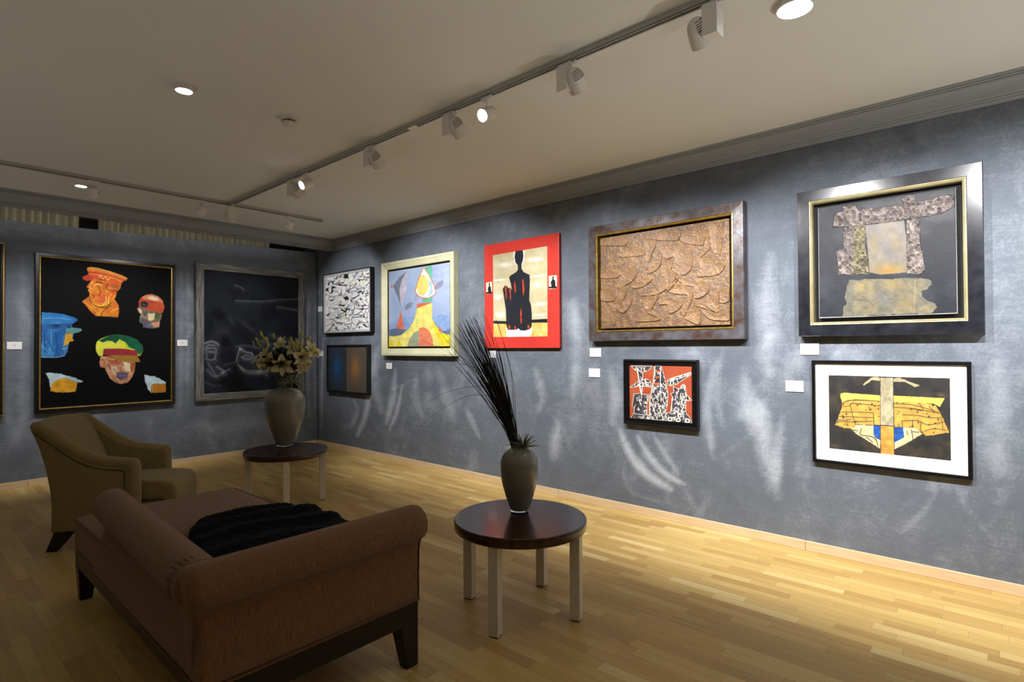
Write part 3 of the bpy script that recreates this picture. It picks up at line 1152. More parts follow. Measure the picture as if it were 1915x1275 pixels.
a.ell(912, 440, 34, 12, (246, 218, 178), 12, soft=8)
a.ell(860, 475, 23, 18, (38, 42, 50), 10)
a.stroke([(848, 474), (866, 480)], 3, (120, 140, 130))
for p_, c_ in (([(882, 530), (925, 532), (918, 568), (886, 574)], (222, 206, 164)), ([(925, 520), (962, 530), (948, 572), (924, 560)], (84, 92, 62)), ([(836, 556), (880, 570), (908, 590), (862, 604), (846, 590)], (84, 92, 112)),
               ([(850, 522), (880, 515), (878, 545), (856, 548)], (96, 88, 78)), ([(820, 498), (842, 505), (846, 530), (830, 525)], (226, 190, 160)), ([(905, 585), (950, 580), (948, 610), (910, 615)], (196, 140, 110)),
               ([(856, 604), (920, 605), (915, 612), (858, 613)], (70, 90, 150)), ([(850, 565), (880, 575), (870, 584)], (150, 60, 52))):
    a.poly(c_ and p_, c_, soft=4, wob=4)
a.poly([(600, 788), (640, 785), (700, 808), (808, 823), (805, 870), (790, 910), (765, 941), (725, 951), (685, 941), (655, 915), (635, 880), (625, 856), (600, 851), (592, 822)],
       (190, 126, 96), wob=3, color2=(214, 160, 120), scale=26)
for p_, c_ in (([(738, 820), (776, 828), (778, 878), (746, 868)], (236, 222, 188)), ([(698, 880), (765, 884), (762, 912), (720, 928), (694, 912)], (84, 88, 120)), ([(660, 840), (700, 850), (690, 900), (664, 880)], (214, 190, 160)),
               ([(778, 826), (806, 826), (802, 872), (780, 880)], (176, 92, 56)), ([(640, 806), (690, 812), (726, 822), (716, 834), (660, 826)], (190, 96, 60)), ([(650, 900), (690, 930), (750, 944), (700, 944)], (150, 100, 56)),
               ([(706, 926), (745, 930), (735, 944), (712, 942)], (200, 150, 110)), ([(710, 895), (760, 897), (755, 905), (712, 906)], (150, 90, 96))):
    a.poly(p_, c_, soft=4, wob=4)
for p_, w_, c_ in (([(690, 812), (715, 806), (722, 818)], 5, (60, 40, 50)), ([(650, 836), (660, 866)], 5, (90, 70, 90)), ([(604, 806), (622, 812), (618, 838)], 5, (150, 80, 60)), ([(770, 812), (800, 822)], 5, (70, 44, 40)),
                   ([(730, 826), (722, 872), (744, 880)], 4, (120, 80, 70)), ([(680, 860), (690, 880)], 5, (120, 90, 70)), ([(640, 880), (670, 925)], 4, (220, 180, 130))):
    a.stroke(p_, w_, c_)
a.poly([(570, 725), (575, 700), (600, 680), (650, 662), (700, 656), (760, 665), (820, 690), (850, 725), (853, 755), (835, 786), (820, 781), (720, 745), (620, 750), (612, 786), (590, 785), (572, 757)],
       (206, 214, 48), color2=(226, 232, 80))
a.poly([(588, 692), (650, 662), (700, 656), (760, 665), (820, 690), (850, 725), (853, 755), (832, 782), (818, 765), (802, 745), (772, 735), (745, 700), (712, 684), (695, 700), (690, 712), (672, 695), (640, 694), (610, 704)],
       (30, 104, 74), wob=3, color2=(20, 84, 62))
a.poly([(618, 742), (720, 740), (818, 752), (821, 783), (720, 779), (614, 780)], (160, 50, 62), wob=1)
a.poly([(640, 781), (720, 778), (820, 783), (839, 820), (782, 823), (700, 808)], (168, 124, 54), wob=2)
for c1_, pp in (((186, 212, 226), [(270, 885), (300, 882), (360, 890), (400, 900), (450, 915), (495, 935), (490, 942), (455, 940), (420, 925), (380, 914), (335, 935), (302, 985), (297, 960), (292, 920)]),
                ((224, 164, 44), [(300, 990), (305, 960), (325, 932), (375, 914), (420, 925), (440, 935), (463, 942), (458, 970), (450, 995), (400, 1001), (330, 1000)]),
                ((186, 210, 222), [(860, 895), (905, 905), (920, 903), (955, 920), (991, 942), (985, 952), (905, 955), (900, 1001), (880, 975), (864, 930)]),
                ((172, 116, 40), [(905, 955), (925, 948), (989, 949), (990, 1000), (900, 1004)])):
    a.poly(pp, c1_, wob=4, var=.15)
a.stroke([(330, 960), (370, 935), (430, 945)], 3, (180, 120, 30))
a.stroke([(908, 960), (910, 1000)], 3, (226, 170, 90))
t = hang('framed_painting', 'black painting with colourful heads in peaked caps, black and gold frame', 'b', 1.780, 1.692)
obj('frame', frame_mesh(1.390, 1.790, [(0, 0), (0, .044), (.004, .048), (.034, .048), (.036, .03), (.036, 0)]), M_black, t)
obj('gold_fillet', frame_mesh(1.318, 1.718, [(-.0, .0), (.0, .042), (.004, .046), (.012, .044), (.017, .034), (.017, 0)]), M_gold, t)
canvas(t, a, 1.286, 1.686, .028, M_matt)

# ---------------- P2: dark painting with chalky sketch, weathered grey wood frame
a = Art([(184, 192), (722, 238), (722, 870), (188, 898)], 280, 340, (34, 38, 47))
a.mottle((44, 50, 60), .6, 160, 3)
a.mottle((16, 18, 24), .7, 90, 8)
for e_ in ((300, 560, 70, 60, 30), (250, 640, 60, 70, 0), (420, 700, 80, 60, 10), (250, 760, 70, 70, 40), (500, 760, 90, 40, 10), (440, 520, 120, 16, 40), (340, 480, 60, 14, 60)):
    a.ell(*e_[:4], (84, 88, 98), e_[4], gauss=True, alpha=.45)
a.ell(330, 830, 90, 40, (14, 15, 20), 0, gauss=True, alpha=.8)
a.ell(310, 600, 34, 44, (16, 17, 23), 0, gauss=True, alpha=.9)
CH = (190, 196, 204)
for p_, w_, al in (([(365, 369), (520, 371), (620, 362), (722, 357)], 4, .5), ([(600, 404), (650, 410), (722, 424)], 7, .35), ([(362, 282), (385, 286), (410, 303)], 4, .5),
                   ([(195, 612), (228, 601), (262, 612), (268, 622)], 6, .8), ([(197, 640), (215, 622), (250, 625)], 5, .7), ([(205, 690), (200, 650), (216, 640), (256, 645), (250, 700)], 5, .6),
                   ([(215, 660), (245, 662)], 7, .6), ([(196, 700), (230, 706), (250, 700)], 6, .5), ([(372, 708), (386, 650), (396, 642), (420, 660), (455, 668)], 4, .85),
                   ([(455, 668), (462, 690), (440, 704), (400, 692)], 4, .85), ([(404, 688), (420, 682), (446, 688)], 4, .7), ([(390, 640), (398, 650)], 6, .9), ([(486, 684), (458, 722)], 4, .8),
                   ([(465, 600), (470, 625)], 4, .6), ([(370, 630), (420, 625), (500, 640)], 8, .3), ([(262, 745), (300, 770), (290, 780)], 7, .6), ([(296, 780), (318, 765), (336, 760)], 5, .6),
                   ([(205, 760), (250, 800), (300, 775)], 6, .45), ([(210, 720), (240, 770), (260, 800)], 4, .5), ([(380, 735), (420, 765), (480, 772), (540, 770)], 7, .5),
                   ([(392, 750), (430, 780), (500, 784)], 5, .5), ([(490, 770), (530, 785), (545, 800)], 5, .6), ([(200, 830), (240, 850), (285, 850)], 5, .25), ([(300, 730), (330, 730), (372, 715)], 5, .3),
                   ([(512, 600), (560, 620)], 8, .4), ([(715, 780), (712, 810)], 14, .7), ([(560, 560), (620, 590), (690, 600)], 10, .2), ([(540, 690), (600, 700), (680, 690)], 8, .3)):
    a.stroke(p_, w_ * 1.5, CH, alpha=al * .8, soft=9, rough=.45)
    a.stroke([(x_ + 5, y_ + 9) for x_, y_ in p_], w_ * 3, CH, alpha=al * .22, soft=22, rough=.3)
t = hang('framed_painting', 'dark near-black painting with chalky white sketch in weathered grey wood frame', 'b', 3.481, 1.732)
M_wgrey = plain('weathered_grey_wood', (76, 76, 77), rough=.6, c2=(140, 138, 134), scale=(5, 70, 30), detail=8, bump=.3, bscale=60)
M_wgrey2 = plain('weathered_grey_wood_upright', (76, 76, 77), rough=.6, c2=(140, 138, 134), scale=(70, 5, 30), detail=8, bump=.3, bscale=60)
bm = frame_mesh(1.530, 1.866, [(0, 0), (0, .040), (.006, .050), (.04, .056), (.094, .058), (.100, .052), (.100, .02), (.1, 0)], True)
obj('frame', bm, [M_wgrey, M_wgrey2], t)
canvas(t, a, 1.334, 1.668, .036, M_matt)

# ---------------- P3: dense white leaf shapes
a = Art([(103, 490), (650, 395), (655, 1150), (110, 1165)], 230, 300, (34, 36, 44))
r3 = np.random.RandomState(4)
for k in range(380):
    cx, cy = r3.uniform(100, 660), r3.uniform(395, 1170)
    an = r3.uniform(0, 180)
    L_, w_ = r3.uniform(34, 64), r3.uniform(13, 23)
    a.ell(cx + 3, cy + 5, L_, w_ * 1.05, (26, 28, 36) if r3.rand() < .55 else (170, 172, 178), an, soft=6, alpha=.95)
    tint = (250, 250, 253) if r3.rand() < .88 else ((250, 244, 214) if r3.rand() < .5 else (226, 232, 250))
    a.ell(cx, cy, L_ * .96, w_ * .93, tint, an, soft=6, alpha=.97, var=.04)
for k in range(16):
    cx, cy = r3.uniform(120, 640), r3.uniform(420, 1150)
    a.ell(cx, cy, r3.uniform(8, 20), r3.uniform(5, 9), (30, 32, 38), r3.uniform(0, 180), soft=5)
t = hang('framed_painting', 'white painting of dense leaf-like shapes in a thin black frame, by the corner', 'r', 7.140, 2.171)
obj('frame', frame_mesh(1.262, .907, [(0, 0), (0, .066), (.003, .070), (.014, .070), (.016, .05), (.016, 0)]), M_blackm, t)
obj('inner_frame', frame_mesh(1.232, .877, [(0, 0), (0, .062), (.026, .060), (.030, .045), (.030, 0)]), plain('silver_white', (186, 188, 192), rough=.4), t)
canvas(t, a, 1.176, .821, .046)

# ---------------- P4: blue and brown colour fields
a = Art([(133, 833), (418, 833), (422, 1178), (133, 1158)], 130, 120, (48, 56, 68))
a.ell(195, 985, 34, 105, (24, 88, 150), 0, gauss=True, alpha=.9)
a.poly([(264, 800), (440, 800), (440, 1200), (266, 1200)], (84, 76, 68), var=.05)
a.ell(330, 990, 42, 120, (156, 104, 48), 0, gauss=True, alpha=.75)
a.stroke([(262, 820), (264, 1190)], 4, (30, 30, 34))
t = hang('framed_painting', 'small dark painting split into a blue and a brown field', 'r', 7.138, 1.197)
obj('frame', frame_mesh(1.083, .706, [(0, 0), (0, .056), (.003, .060), (.024, .060), (.027, .04), (.027, 0)]), M_blackm, t)
canvas(t, a, 1.030, .653, .042)

# ---------------- P5: abstract in cream frame
a = Art([(120, 455), (600, 392), (604, 1052), (122, 1050)], 220, 270, (160, 180, 218))
a.mottle((176, 194, 226), .8, 150, 3)
a.poly([(122, 880), (180, 832), (250, 808), (330, 815), (340, 900), (250, 980), (122, 980)], (142, 172, 222))
a.poly([(466, 820), (520, 800), (604, 810), (604, 960), (520, 920), (480, 870)], (142, 172, 222))
a.poly([(462, 400), (604, 380), (604, 600), (520, 620), (464, 560)], (172, 186, 222), alpha=.7)
a.poly([(330, 620), (398, 640), (398, 705), (345, 710), (322, 690)], (168, 176, 210))
a.poly([(412, 425), (465, 410), (465, 640), (465, 703), (392, 706), (392, 664), (440, 650)], (108, 186, 160))
a.poly([(265, 450), (205, 500), (155, 567), (205, 690), (221, 752), (214, 690), (204, 600), (225, 520)], (120, 130, 148), smooth=False)
a.poly([(265, 452), (228, 515), (205, 600), (212, 680), (219, 742), (240, 680), (262, 610), (267, 520)], (198, 192, 216))
a.ell(144, 571, 11, 11, (206, 140, 124))
a.poly([(218, 765), (246, 912), (177, 906)], (226, 124, 98))
a.ell(278, 730, 38, 19, (130, 142, 168), -43)
a.ell(520, 567, 44, 22, (148, 148, 176), -43)
eye = [(396, 424), (435, 478), (482, 568), (496, 634), (470, 655), (430, 671), (382, 664), (345, 645), (332, 612), (345, 560), (368, 490)]
a.poly(eye, (228, 232, 240))
a.poly([(430, 500), (468, 560), (466, 640), (436, 655), (452, 590)], (176, 208, 226))
a.ell(390, 567, 47, 80, (236, 216, 122), 3)
a.stroke(eye + [eye[0]], 6, (206, 122, 62), smooth=False)
a.poly([(346, 712), (458, 703), (458, 716), (346, 750)], (224, 110, 82))
a.poly([(124, 915), (180, 905), (262, 915), (245, 945), (205, 968), (160, 970), (124, 962)], (104, 120, 146))
a.poly([(530, 940), (604, 920), (604, 965), (560, 962)], (116, 130, 158))
a.poly([(345, 748), (457, 710), (464, 712), (466, 830), (480, 872), (520, 930), (560, 955), (606, 963), (606, 1055), (120, 1055), (122, 966), (170, 968), (215, 960), (270, 920), (315, 860), (334, 800)], (244, 232, 128))
a.poly([(468, 838), (490, 880), (530, 935), (570, 956), (606, 963), (606, 1052), (545, 1046), (500, 970), (474, 900)], (246, 222, 58))
for tr in ([(135, 985), (158, 1046), (122, 1050)], [(203, 990), (222, 1048), (176, 1050)], [(580, 990), (606, 1000), (606, 1050), (560, 1050)]):
    a.poly(tr, (240, 214, 60))
a.poly([(517, 893), (556, 936), (520, 932)], (222, 110, 92))
a.poly([(270, 1052), (285, 990), (318, 945), (352, 926), (363, 925), (363, 1052)], (156, 168, 142))
a.poly([(360, 1052), (361, 905), (395, 900), (425, 910), (452, 942), (470, 1000), (475, 1052)], (238, 138, 106))
t = hang('framed_painting', 'pastel blue and yellow abstract painting in a wide cream frame', 'r', 5.527, 2.017)
M_cream = plain('cream_frame', (206, 206, 170), rough=.42, c2=(222, 222, 190), scale=(6, 6, 6))
obj('frame', frame_mesh(1.436, 1.237, [(0, 0), (0, .072), (.003, .080), (.030, .082), (.034, .076), (.088, .056), (.094, .050), (.094, 0)]), M_cream, t)
obj('inner_edge', frame_mesh(1.248, 1.049, [(0, 0), (0, .044), (.004, .044), (.004, 0)]), M_gold, t)
backboard(t, 1.25, 1.05, 0, .012)
canvas(t, a, 1.200, 1.000, .040)

# ---------------- P6: silhouette on red panel
a = Art([(880, 250), (1465, 150), (1470, 1065), (875, 1065)], 250, 330, (212, 64, 56))
IM = [(946, 325), (1376, 255), (1376, 972), (946, 975)]
a.poly(IM, (202, 191, 152), var=.06, color2=(212, 203, 170), scale=70)
im = a.fullmask(IM)
for e_ in ((1045, 400, 62, 22), (1280, 360, 70, 18), (1300, 490, 90, 9), (1300, 560, 46, 22), (985, 655, 34, 26), (1320, 712, 60, 14), (1000, 800, 50, 22), (1000, 520, 70, 10), (1300, 800, 60, 10)):
    a.ell(*e_, (250, 250, 246), -5, gauss=True, alpha=.95, mask=im)
a.poly([(946, 868), (1376, 860), (1376, 972), (946, 975)], (238, 186, 100), color2=(246, 212, 130), scale=40, mask=im)
for k in range(9):
    yy = 885 + k * 9
    a.stroke([(1255 + k * 3, yy), (1320, yy - 4), (1370, yy)], 4, (252, 226, 150), alpha=.6, mask=im, rough=.4)
a.poly([(946, 845), (1060, 849), (1060, 872), (946, 868)], (40, 42, 48), mask=im)
a.poly([(1240, 838), (1376, 831), (1376, 862), (1240, 862)], (40, 42, 48), mask=im)
a.poly([(1045, 905), (1252, 900), (1252, 930), (1240, 974), (1050, 976)], (246, 242, 244), mask=im)
a.poly([(1110, 298), (1196, 284), (1196, 370), (1176, 400), (1138, 405), (1112, 380)], (250, 250, 250), mask=im)
FG = [(1124, 294), (1183, 286), (1188, 325), (1184, 362), (1172, 400), (1172, 432), (1190, 460), (1235, 480), (1238, 520), (1232, 680), (1246, 724), (1252, 800), (1250, 890), (1235, 914),
      (1190, 926), (1155, 922), (1148, 908), (1120, 918), (1060, 919), (1048, 880), (1045, 760), (1030, 650), (1022, 592), (1040, 564), (1058, 572), (1066, 587), (1080, 581), (1094, 598), (1085, 545),
      (1073, 502), (1084, 486), (1130, 458), (1143, 438), (1142, 404), (1124, 384), (1117, 340)]
a.poly(FG, (42, 45, 52), var=.05)
for e_ in ((1045, 590, 6, 24), (1048, 640, 4, 34), (1080, 606, 6, 20), (1083, 650, 4, 34), (1117, 560, 5, 26), (1120, 595, 5, 26), (1183, 545, 6, 30), (1186, 596, 7, 44), (1165, 788, 6, 36), (1166, 842, 6, 26),
           (1072, 898, 7, 18), (1118, 902, 6, 16), (1225, 895, 8, 16)):
    a.ell(*e_, (220, 74, 54), 0, soft=5)
for q_ in ([(891, 541), (938, 534), (938, 630), (891, 632)], [(1386, 490), (1451, 484), (1452, 590), (1388, 596)]):
    a.poly(q_, (238, 228, 200))
    x0, x1 = q_[0][0], q_[1][0]
    y0, y1 = q_[0][1], q_[2][1]
    w_ = x1 - x0
    a.poly([(x0, y1 - 14), (x1, y1 - 18), (x1, y1), (x0, y1)], (36, 38, 44))
    a.poly([(x0 + .45 * w_, y0 + 4), (x0 + .65 * w_, y0 + 3), (x0 + .6 * w_, y0 + 26), (x0 + .8 * w_, y0 + 36), (x0 + .85 * w_, y1 - 14), (x0 + .35 * w_, y1 - 12), (x0 + .25 * w_, y0 + 50), (x0 + .45 * w_, y0 + 28)], (36, 38, 44))
t = hang('framed_painting', 'red panel painting with a black human silhouette on a cream ground', 'r', 3.819, 2.067)
obj('panel_body', box((-.5175, -.575, 0), (.5175, .575, .030), .002), plain('panel_edge_red', (120, 30, 28), rough=.5), t)
canvas(t, a, 1.035, 1.150, .044, M_paintg)
# ---------------- P7: carved-looking relief
a = Art([(160, 362), (1090, 210), (1092, 990), (165, 1030)], 420, 320, (112, 86, 62))
a.mottle((138, 106, 74), .8, 60, 3)
a.mottle((112, 90, 78), .8, 34, 9, .5, .7)
a.mottle((158, 122, 82), .6, 24, 21, .52, .66)
PT = [[(165, 372), (352, 348), (352, 410), (300, 417), (165, 415)], [(530, 335), (728, 290), (733, 370), (640, 378), (545, 372)],
      [(740, 310), (850, 292), (930, 305), (912, 400), (860, 410), (745, 385)],
      [(935, 300), (970, 240), (1048, 218), (1050, 300), (1030, 480), (1018, 474), (985, 470), (960, 420), (955, 340)],
      [(930, 310), (945, 300), (960, 380), (950, 440), (880, 505), (905, 440)],
      [(470, 360), (520, 370), (565, 410), (540, 470), (520, 540), (500, 600), (490, 560), (488, 470)],
      [(560, 500), (605, 480), (603, 540), (575, 590), (522, 620), (496, 614), (505, 580), (530, 530)],
      [(590, 430), (640, 410), (720, 395), (800, 420), (825, 460), (826, 560), (810, 600), (765, 632), (710, 622), (680, 590), (700, 540), (690, 500), (640, 515), (605, 480)],
      [(610, 550), (670, 515), (690, 560), (672, 590), (712, 640), (682, 692), (640, 735), (572, 776), (470, 787), (470, 770), (520, 750), (560, 720), (600, 650)],
      [(290, 600), (340, 570), (400, 556), (430, 575), (426, 630), (392, 680), (340, 712), (290, 730), (300, 660)],
      [(300, 500), (320, 455), (350, 432), (400, 430), (480, 447), (480, 485), (400, 496)],
      [(875, 510), (960, 490), (1020, 510), (1062, 540), (1042, 600), (990, 632), (920, 641), (862, 638), (880, 570)],
      [(690, 600), (750, 640), (850, 672), (905, 670), (942, 700), (942, 750), (900, 790), (850, 803), (832, 770), (832, 720), (760, 700), (700, 640)],
      [(640, 740), (720, 690), (800, 720), (832, 735), (825, 800), (808, 850), (768, 936), (745, 890), (765, 840), (790, 780), (700, 770)],
      [(290, 740), (352, 715), (350, 770), (325, 830), (350, 880), (335, 914), (290, 900), (250, 850), (275, 800)],
      [(195, 845), (262, 870), (270, 1000), (240, 960), (210, 900)], [(480, 800), (582, 778), (552, 850), (530, 900), (592, 936), (540, 932), (490, 890)],
      [(590, 810), (690, 800), (757, 835), (720, 890), (660, 912), (650, 850), (592, 850)], [(920, 840), (960, 780), (1015, 728), (1012, 902), (960, 880)],
      [(880, 880), (920, 870), (1010, 915), (1090, 880), (1090, 958), (1010, 962), (940, 948)], [(430, 960), (585, 940), (585, 966), (440, 978)],
      [(165, 600), (288, 596), (300, 650), (165, 658)], [(170, 740), (270, 738), (272, 820), (170, 825)], [(388, 790), (350, 815), (352, 860), (345, 905), (385, 842)],
      [(820, 860), (870, 835), (884, 880), (880, 990), (800, 965), (765, 935)], [(1015, 735), (1088, 728), (1088, 820), (1018, 830)], [(400, 700), (468, 650), (540, 660), (470, 720), (400, 730)],
      [(650, 730), (735, 640), (700, 700), (660, 745)], [(840, 850), (900, 830), (960, 878), (1000, 900), (900, 870)]]
for k, p_ in enumerate(PT):
    idx, al, sd = a.mask_poly(spline(p_, 3, True), soft=1.8, inner=True)
    a.h[idx] += al * (.0105 * np.exp(-np.clip(sd, 0, None) / 60.0) + .002)
    a.blend(idx, al * .35, (150, 112, 72), .1, k)
a.h += (fbm(a.X, a.Y, 16, 5, 3) - .5) * .0035 + (fbm(a.X, a.Y, 7, 15, 2) - .5) * .003
t = hang('framed_painting', 'tan carved-looking relief in a wide rust-brown frame with gold fillet', 'r', 2.211, 2.094)
M_rust = plain('rusty_frame', (78, 56, 46), rough=.30, c2=(104, 106, 114), scale=(11, 11, 11), metal=.25, bump=.08, bscale=40, detail=8)
obj('frame', frame_mesh(1.437, 1.081, [(0, 0), (0, .070), (.004, .078), (.080, .080), (.083, .07), (.083, 0)]), M_rust, t)
obj('gold_fillet', frame_mesh(1.271, .915, [(0, 0), (0, .078), (.006, .080), (.016, .070), (.016, 0)]), M_gold, t)
backboard(t, 1.26, .90, 0, .012)
canvas(t, a, 1.195, .846, .050, M_rough, 'relief_panel')

# ---------------- P8: dark collage with rough grey bars
a = Art([(228, 350), (1045, 228), (1055, 968), (233, 1003)], 400, 350, (30, 33, 41))
a.mottle((60, 62, 70), .6, 120, 3)
LOW = [(410, 775), (560, 768), (700, 768), (800, 760), (880, 766), (905, 778), (903, 800), (880, 822), (845, 838), (842, 870), (880, 895), (920, 905), (934, 935), (910, 966), (700, 978), (480, 988), (372, 992), (384, 930),
       (400, 900), (388, 880), (400, 840)]
TOP = [(325, 380), (380, 370), (375, 338), (460, 330), (466, 362), (560, 348), (640, 345), (740, 330), (725, 290), (800, 268), (812, 318), (900, 298), (1000, 272), (1038, 280), (1034, 342), (960, 380), (830, 405), (700, 425),
       (580, 440), (470, 456), (320, 462)]
LC = [(380, 462), (440, 455), (436, 745), (352, 740), (338, 600), (380, 596)]
LC2 = [(440, 455), (512, 450), (512, 600), (524, 640), (532, 738), (434, 745)]
RCc = [(755, 420), (830, 410), (836, 560), (852, 620), (863, 716), (842, 735), (760, 738), (756, 600)]
CEN = [(512, 450), (740, 422), (757, 560), (757, 728), (600, 742), (535, 728), (522, 560)]
a.poly([(500, 330), (700, 290), (820, 260), (1030, 250), (1035, 420), (860, 440), (830, 400), (500, 380)], (78, 76, 80), soft=30, alpha=.5, wob=12)
a.poly(CEN, (112, 108, 106), wob=4, color2=(126, 118, 104), scale=80)
a.ell(560, 560, 40, 70, (134, 116, 76), 0, gauss=True, alpha=.5, mask=a.fullmask(CEN))
a.ell(690, 560, 30, 60, (136, 112, 66), 0, gauss=True, alpha=.5, mask=a.fullmask(CEN))
a.ell(650, 715, 110, 40, (150, 116, 54), 0, gauss=True, alpha=.9, mask=a.fullmask(CEN))
a.poly(LC, (98, 90, 90), wob=5, color2=(122, 112, 108), scale=24, lift=.002)
a.poly(LC2, (98, 92, 76), wob=5, color2=(120, 112, 88), scale=24, lift=.002)
a.poly(RCc, (100, 92, 92), wob=5, color2=(128, 118, 112), scale=24, lift=.003)
a.poly(TOP, (94, 86, 86), wob=7, color2=(124, 114, 112), scale=22, lift=.004)
a.poly(LOW, (100, 98, 88), wob=9, color2=(122, 112, 88), scale=60)
lm = a.fullmask(LOW)
a.ell(480, 810, 60, 40, (152, 134, 90), 0, gauss=True, alpha=.6, mask=lm)
a.ell(690, 800, 110, 40, (140, 120, 76), 0, gauss=True, alpha=.6, mask=lm)
a.ell(740, 900, 60, 60, (138, 118, 74), 0, gauss=True, alpha=.5, mask=lm)
a.ell(620, 880, 60, 40, (110, 108, 106), 0, gauss=True, alpha=.6, mask=lm)
a.stroke([(460, 890), (520, 898), (560, 925)], 7, (90, 84, 76), mask=lm, rough=.3)
a.stroke([(805, 775), (800, 960)], 5, (150, 138, 104), mask=lm, alpha=.8)
rough_m = np.clip(a.fullmask(TOP) + a.fullmask(LC) + a.fullmask(LC2) + a.fullmask(RCc), 0, 1)
bumpy = fbm(a.X, a.Y, 15, 8, 3)
a.h += rough_m * (bumpy - .45) * .024
a.c = a.c * (1 + (rough_m * (bumpy - .5) * .9)[..., None])
a.h += lm * (fbm(a.X, a.Y, 30, 9, 4) - .5) * .004
a.stroke([(233, 1000), (600, 988), (1055, 966)], 5, (190, 192, 196), rough=.45, smooth=False)
a.stroke([(1046, 230), (1054, 966)], 5, (170, 174, 180), rough=.5, smooth=False)
a.stroke([(230, 350), (235, 1000)], 4, (130, 134, 140), rough=.5, smooth=False)
t = hang('framed_painting', 'dark collage with rough grey bars in the big black frame, gold lined, at far right', 'r', 0.592, 2.092)
M_blk8 = plain('burnished_black', (26, 28, 34), rough=.22, c2=(46, 48, 56), scale=(12, 12, 12), metal=.2, detail=8)
obj('frame', frame_mesh(1.036, 1.050, [(0, 0), (0, .070), (.004, .080), (.076, .080), (.078, .07), (.078, 0)]), M_blk8, t)
M_pgold = plain('pale_gilt', (176, 166, 126), rough=.3, metal=.35, c2=(200, 192, 156))
obj('gold_fillet', frame_mesh(.880, .894, [(0, 0), (0, .078), (.003, .082), (.008, .081), (.010, .074), (.013, .078), (.018, .074), (.022, .064), (.022, 0)]), M_pgold, t)
backboard(t, .87, .88, 0, .012)
canvas(t, a, .776, .792, .050, M_coll)

# ---------------- P9: matted print
a = Art([(508, 288), (1525, 310), (1520, 985), (508, 885)], 380, 260, (40, 38, 38))
a.mottle((82, 70, 46), .55, 120, 3, .5, .75)
a.mottle((20, 21, 26), .7, 70, 8)
a.ell(1440, 450, 60, 24, (150, 120, 60), 10, gauss=True, alpha=.4)
a.ell(560, 860, 60, 24, (110, 90, 50), 10, gauss=True, alpha=.5)
LW = [(622, 515), (660, 500), (700, 492), (840, 495), (940, 502), (940, 692), (740, 690), (690, 722), (640, 716), (562, 690), (590, 640), (602, 600), (622, 560)]
RW_ = [(1050, 508), (1300, 514), (1390, 530), (1430, 590), (1462, 660), (1500, 750), (1400, 767), (1310, 777), (1260, 740), (1230, 716), (1050, 706)]
for q_ in (LW, RW_):
    a.poly(q_, (196, 152, 66), wob=5, color2=(214, 166, 78), scale=60)
    mk = a.fullmask(q_)
    r9 = np.random.RandomState(len(q_))
    for k in range(26):
        x0, y0 = r9.uniform(560, 940) if q_ is LW else r9.uniform(1050, 1490), r9.uniform(505, 770)
        a.ell(x0, y0, r9.uniform(4, 11), r9.uniform(4, 8), (54, 40, 30), r9.uniform(0, 180), soft=5, alpha=.85, mask=mk)
LN = (44, 36, 32)
for p_ in ([(625, 520), (700, 495), (940, 500)], [(690, 530), (720, 520), (940, 540)], [(620, 590), (760, 590), (880, 596)], [(600, 625), (720, 628), (880, 635)], [(580, 665), (720, 668), (880, 662)], [(690, 530), (705, 600), (730, 690)],
           [(880, 596), (884, 690)], [(640, 545), (680, 540), (700, 520)], [(580, 650), (640, 655), (700, 645)], [(1050, 550), (1200, 560), (1330, 580), (1430, 600)], [(1120, 610), (1240, 615), (1340, 632), (1440, 632)],
           [(1120, 660), (1240, 655), (1330, 690), (1460, 665)], [(1115, 655), (1118, 705)], [(1200, 655), (1205, 715)], [(1270, 665), (1265, 740)], [(1050, 520), (1200, 530), (1320, 560), (1420, 590)], [(1180, 560), (1300, 575)],
           [(1340, 540), (1380, 590)], [(1440, 640), (1450, 720)], [(1300, 740), (1380, 720), (1470, 735)], [(1260, 520), (1290, 570), (1240, 575)]):
    a.stroke(p_, 5, LN, soft=4, rough=.2)
a.poly([(690, 722), (740, 692), (880, 697), (886, 785), (936, 815), (930, 882), (820, 812), (750, 772)], (206, 192, 148), wob=4, color2=(226, 212, 160))
a.poly([(1120, 710), (1230, 716), (1282, 762), (1160, 832), (1048, 886), (1048, 830), (1130, 790)], (206, 192, 148), wob=4, color2=(226, 212, 160))
for p_ in ([(780, 720), (770, 770), (830, 780), (890, 800), (915, 860)], [(820, 790), (870, 830)], [(1190, 730), (1200, 790), (1200, 830)], [(1200, 745), (1250, 750)], [(1150, 740), (1160, 770)], [(700, 730), (750, 740)]):
    a.stroke(p_, 7, (60, 56, 52), soft=4, rough=.2)
a.poly([(878, 697), (936, 700), (936, 812), (905, 800), (878, 765)], (18, 70, 150), wob=2, color2=(30, 96, 180), scale=30)
a.poly([(1048, 710), (1122, 712), (1130, 788), (1090, 812), (1048, 832)], (18, 70, 150), wob=2, color2=(30, 96, 180), scale=30)
a.poly([(612, 442), (640, 434), (938, 455), (938, 500), (840, 492), (740, 487), (670, 494), (625, 512), (610, 470)], (246, 216, 96), wob=2, color2=(238, 202, 82))
a.poly([(1050, 457), (1300, 468), (1470, 477), (1450, 510), (1428, 545), (1380, 520), (1250, 512), (1050, 506)], (246, 216, 96), wob=2, color2=(238, 202, 82))
a.poly([(946, 316), (905, 305), (868, 312), (798, 366), (808, 376), (850, 350), (872, 332), (946, 340)], (168, 158, 126), wob=4)
a.poly([(1046, 318), (1100, 310), (1165, 336), (1268, 374), (1226, 388), (1200, 372), (1140, 345), (1046, 346)], (168, 158, 126), wob=4)
a.poly([(944, 312), (1048, 314), (1046, 702), (934, 694)], (156, 148, 120), wob=4, color2=(182, 172, 140), scale=40)
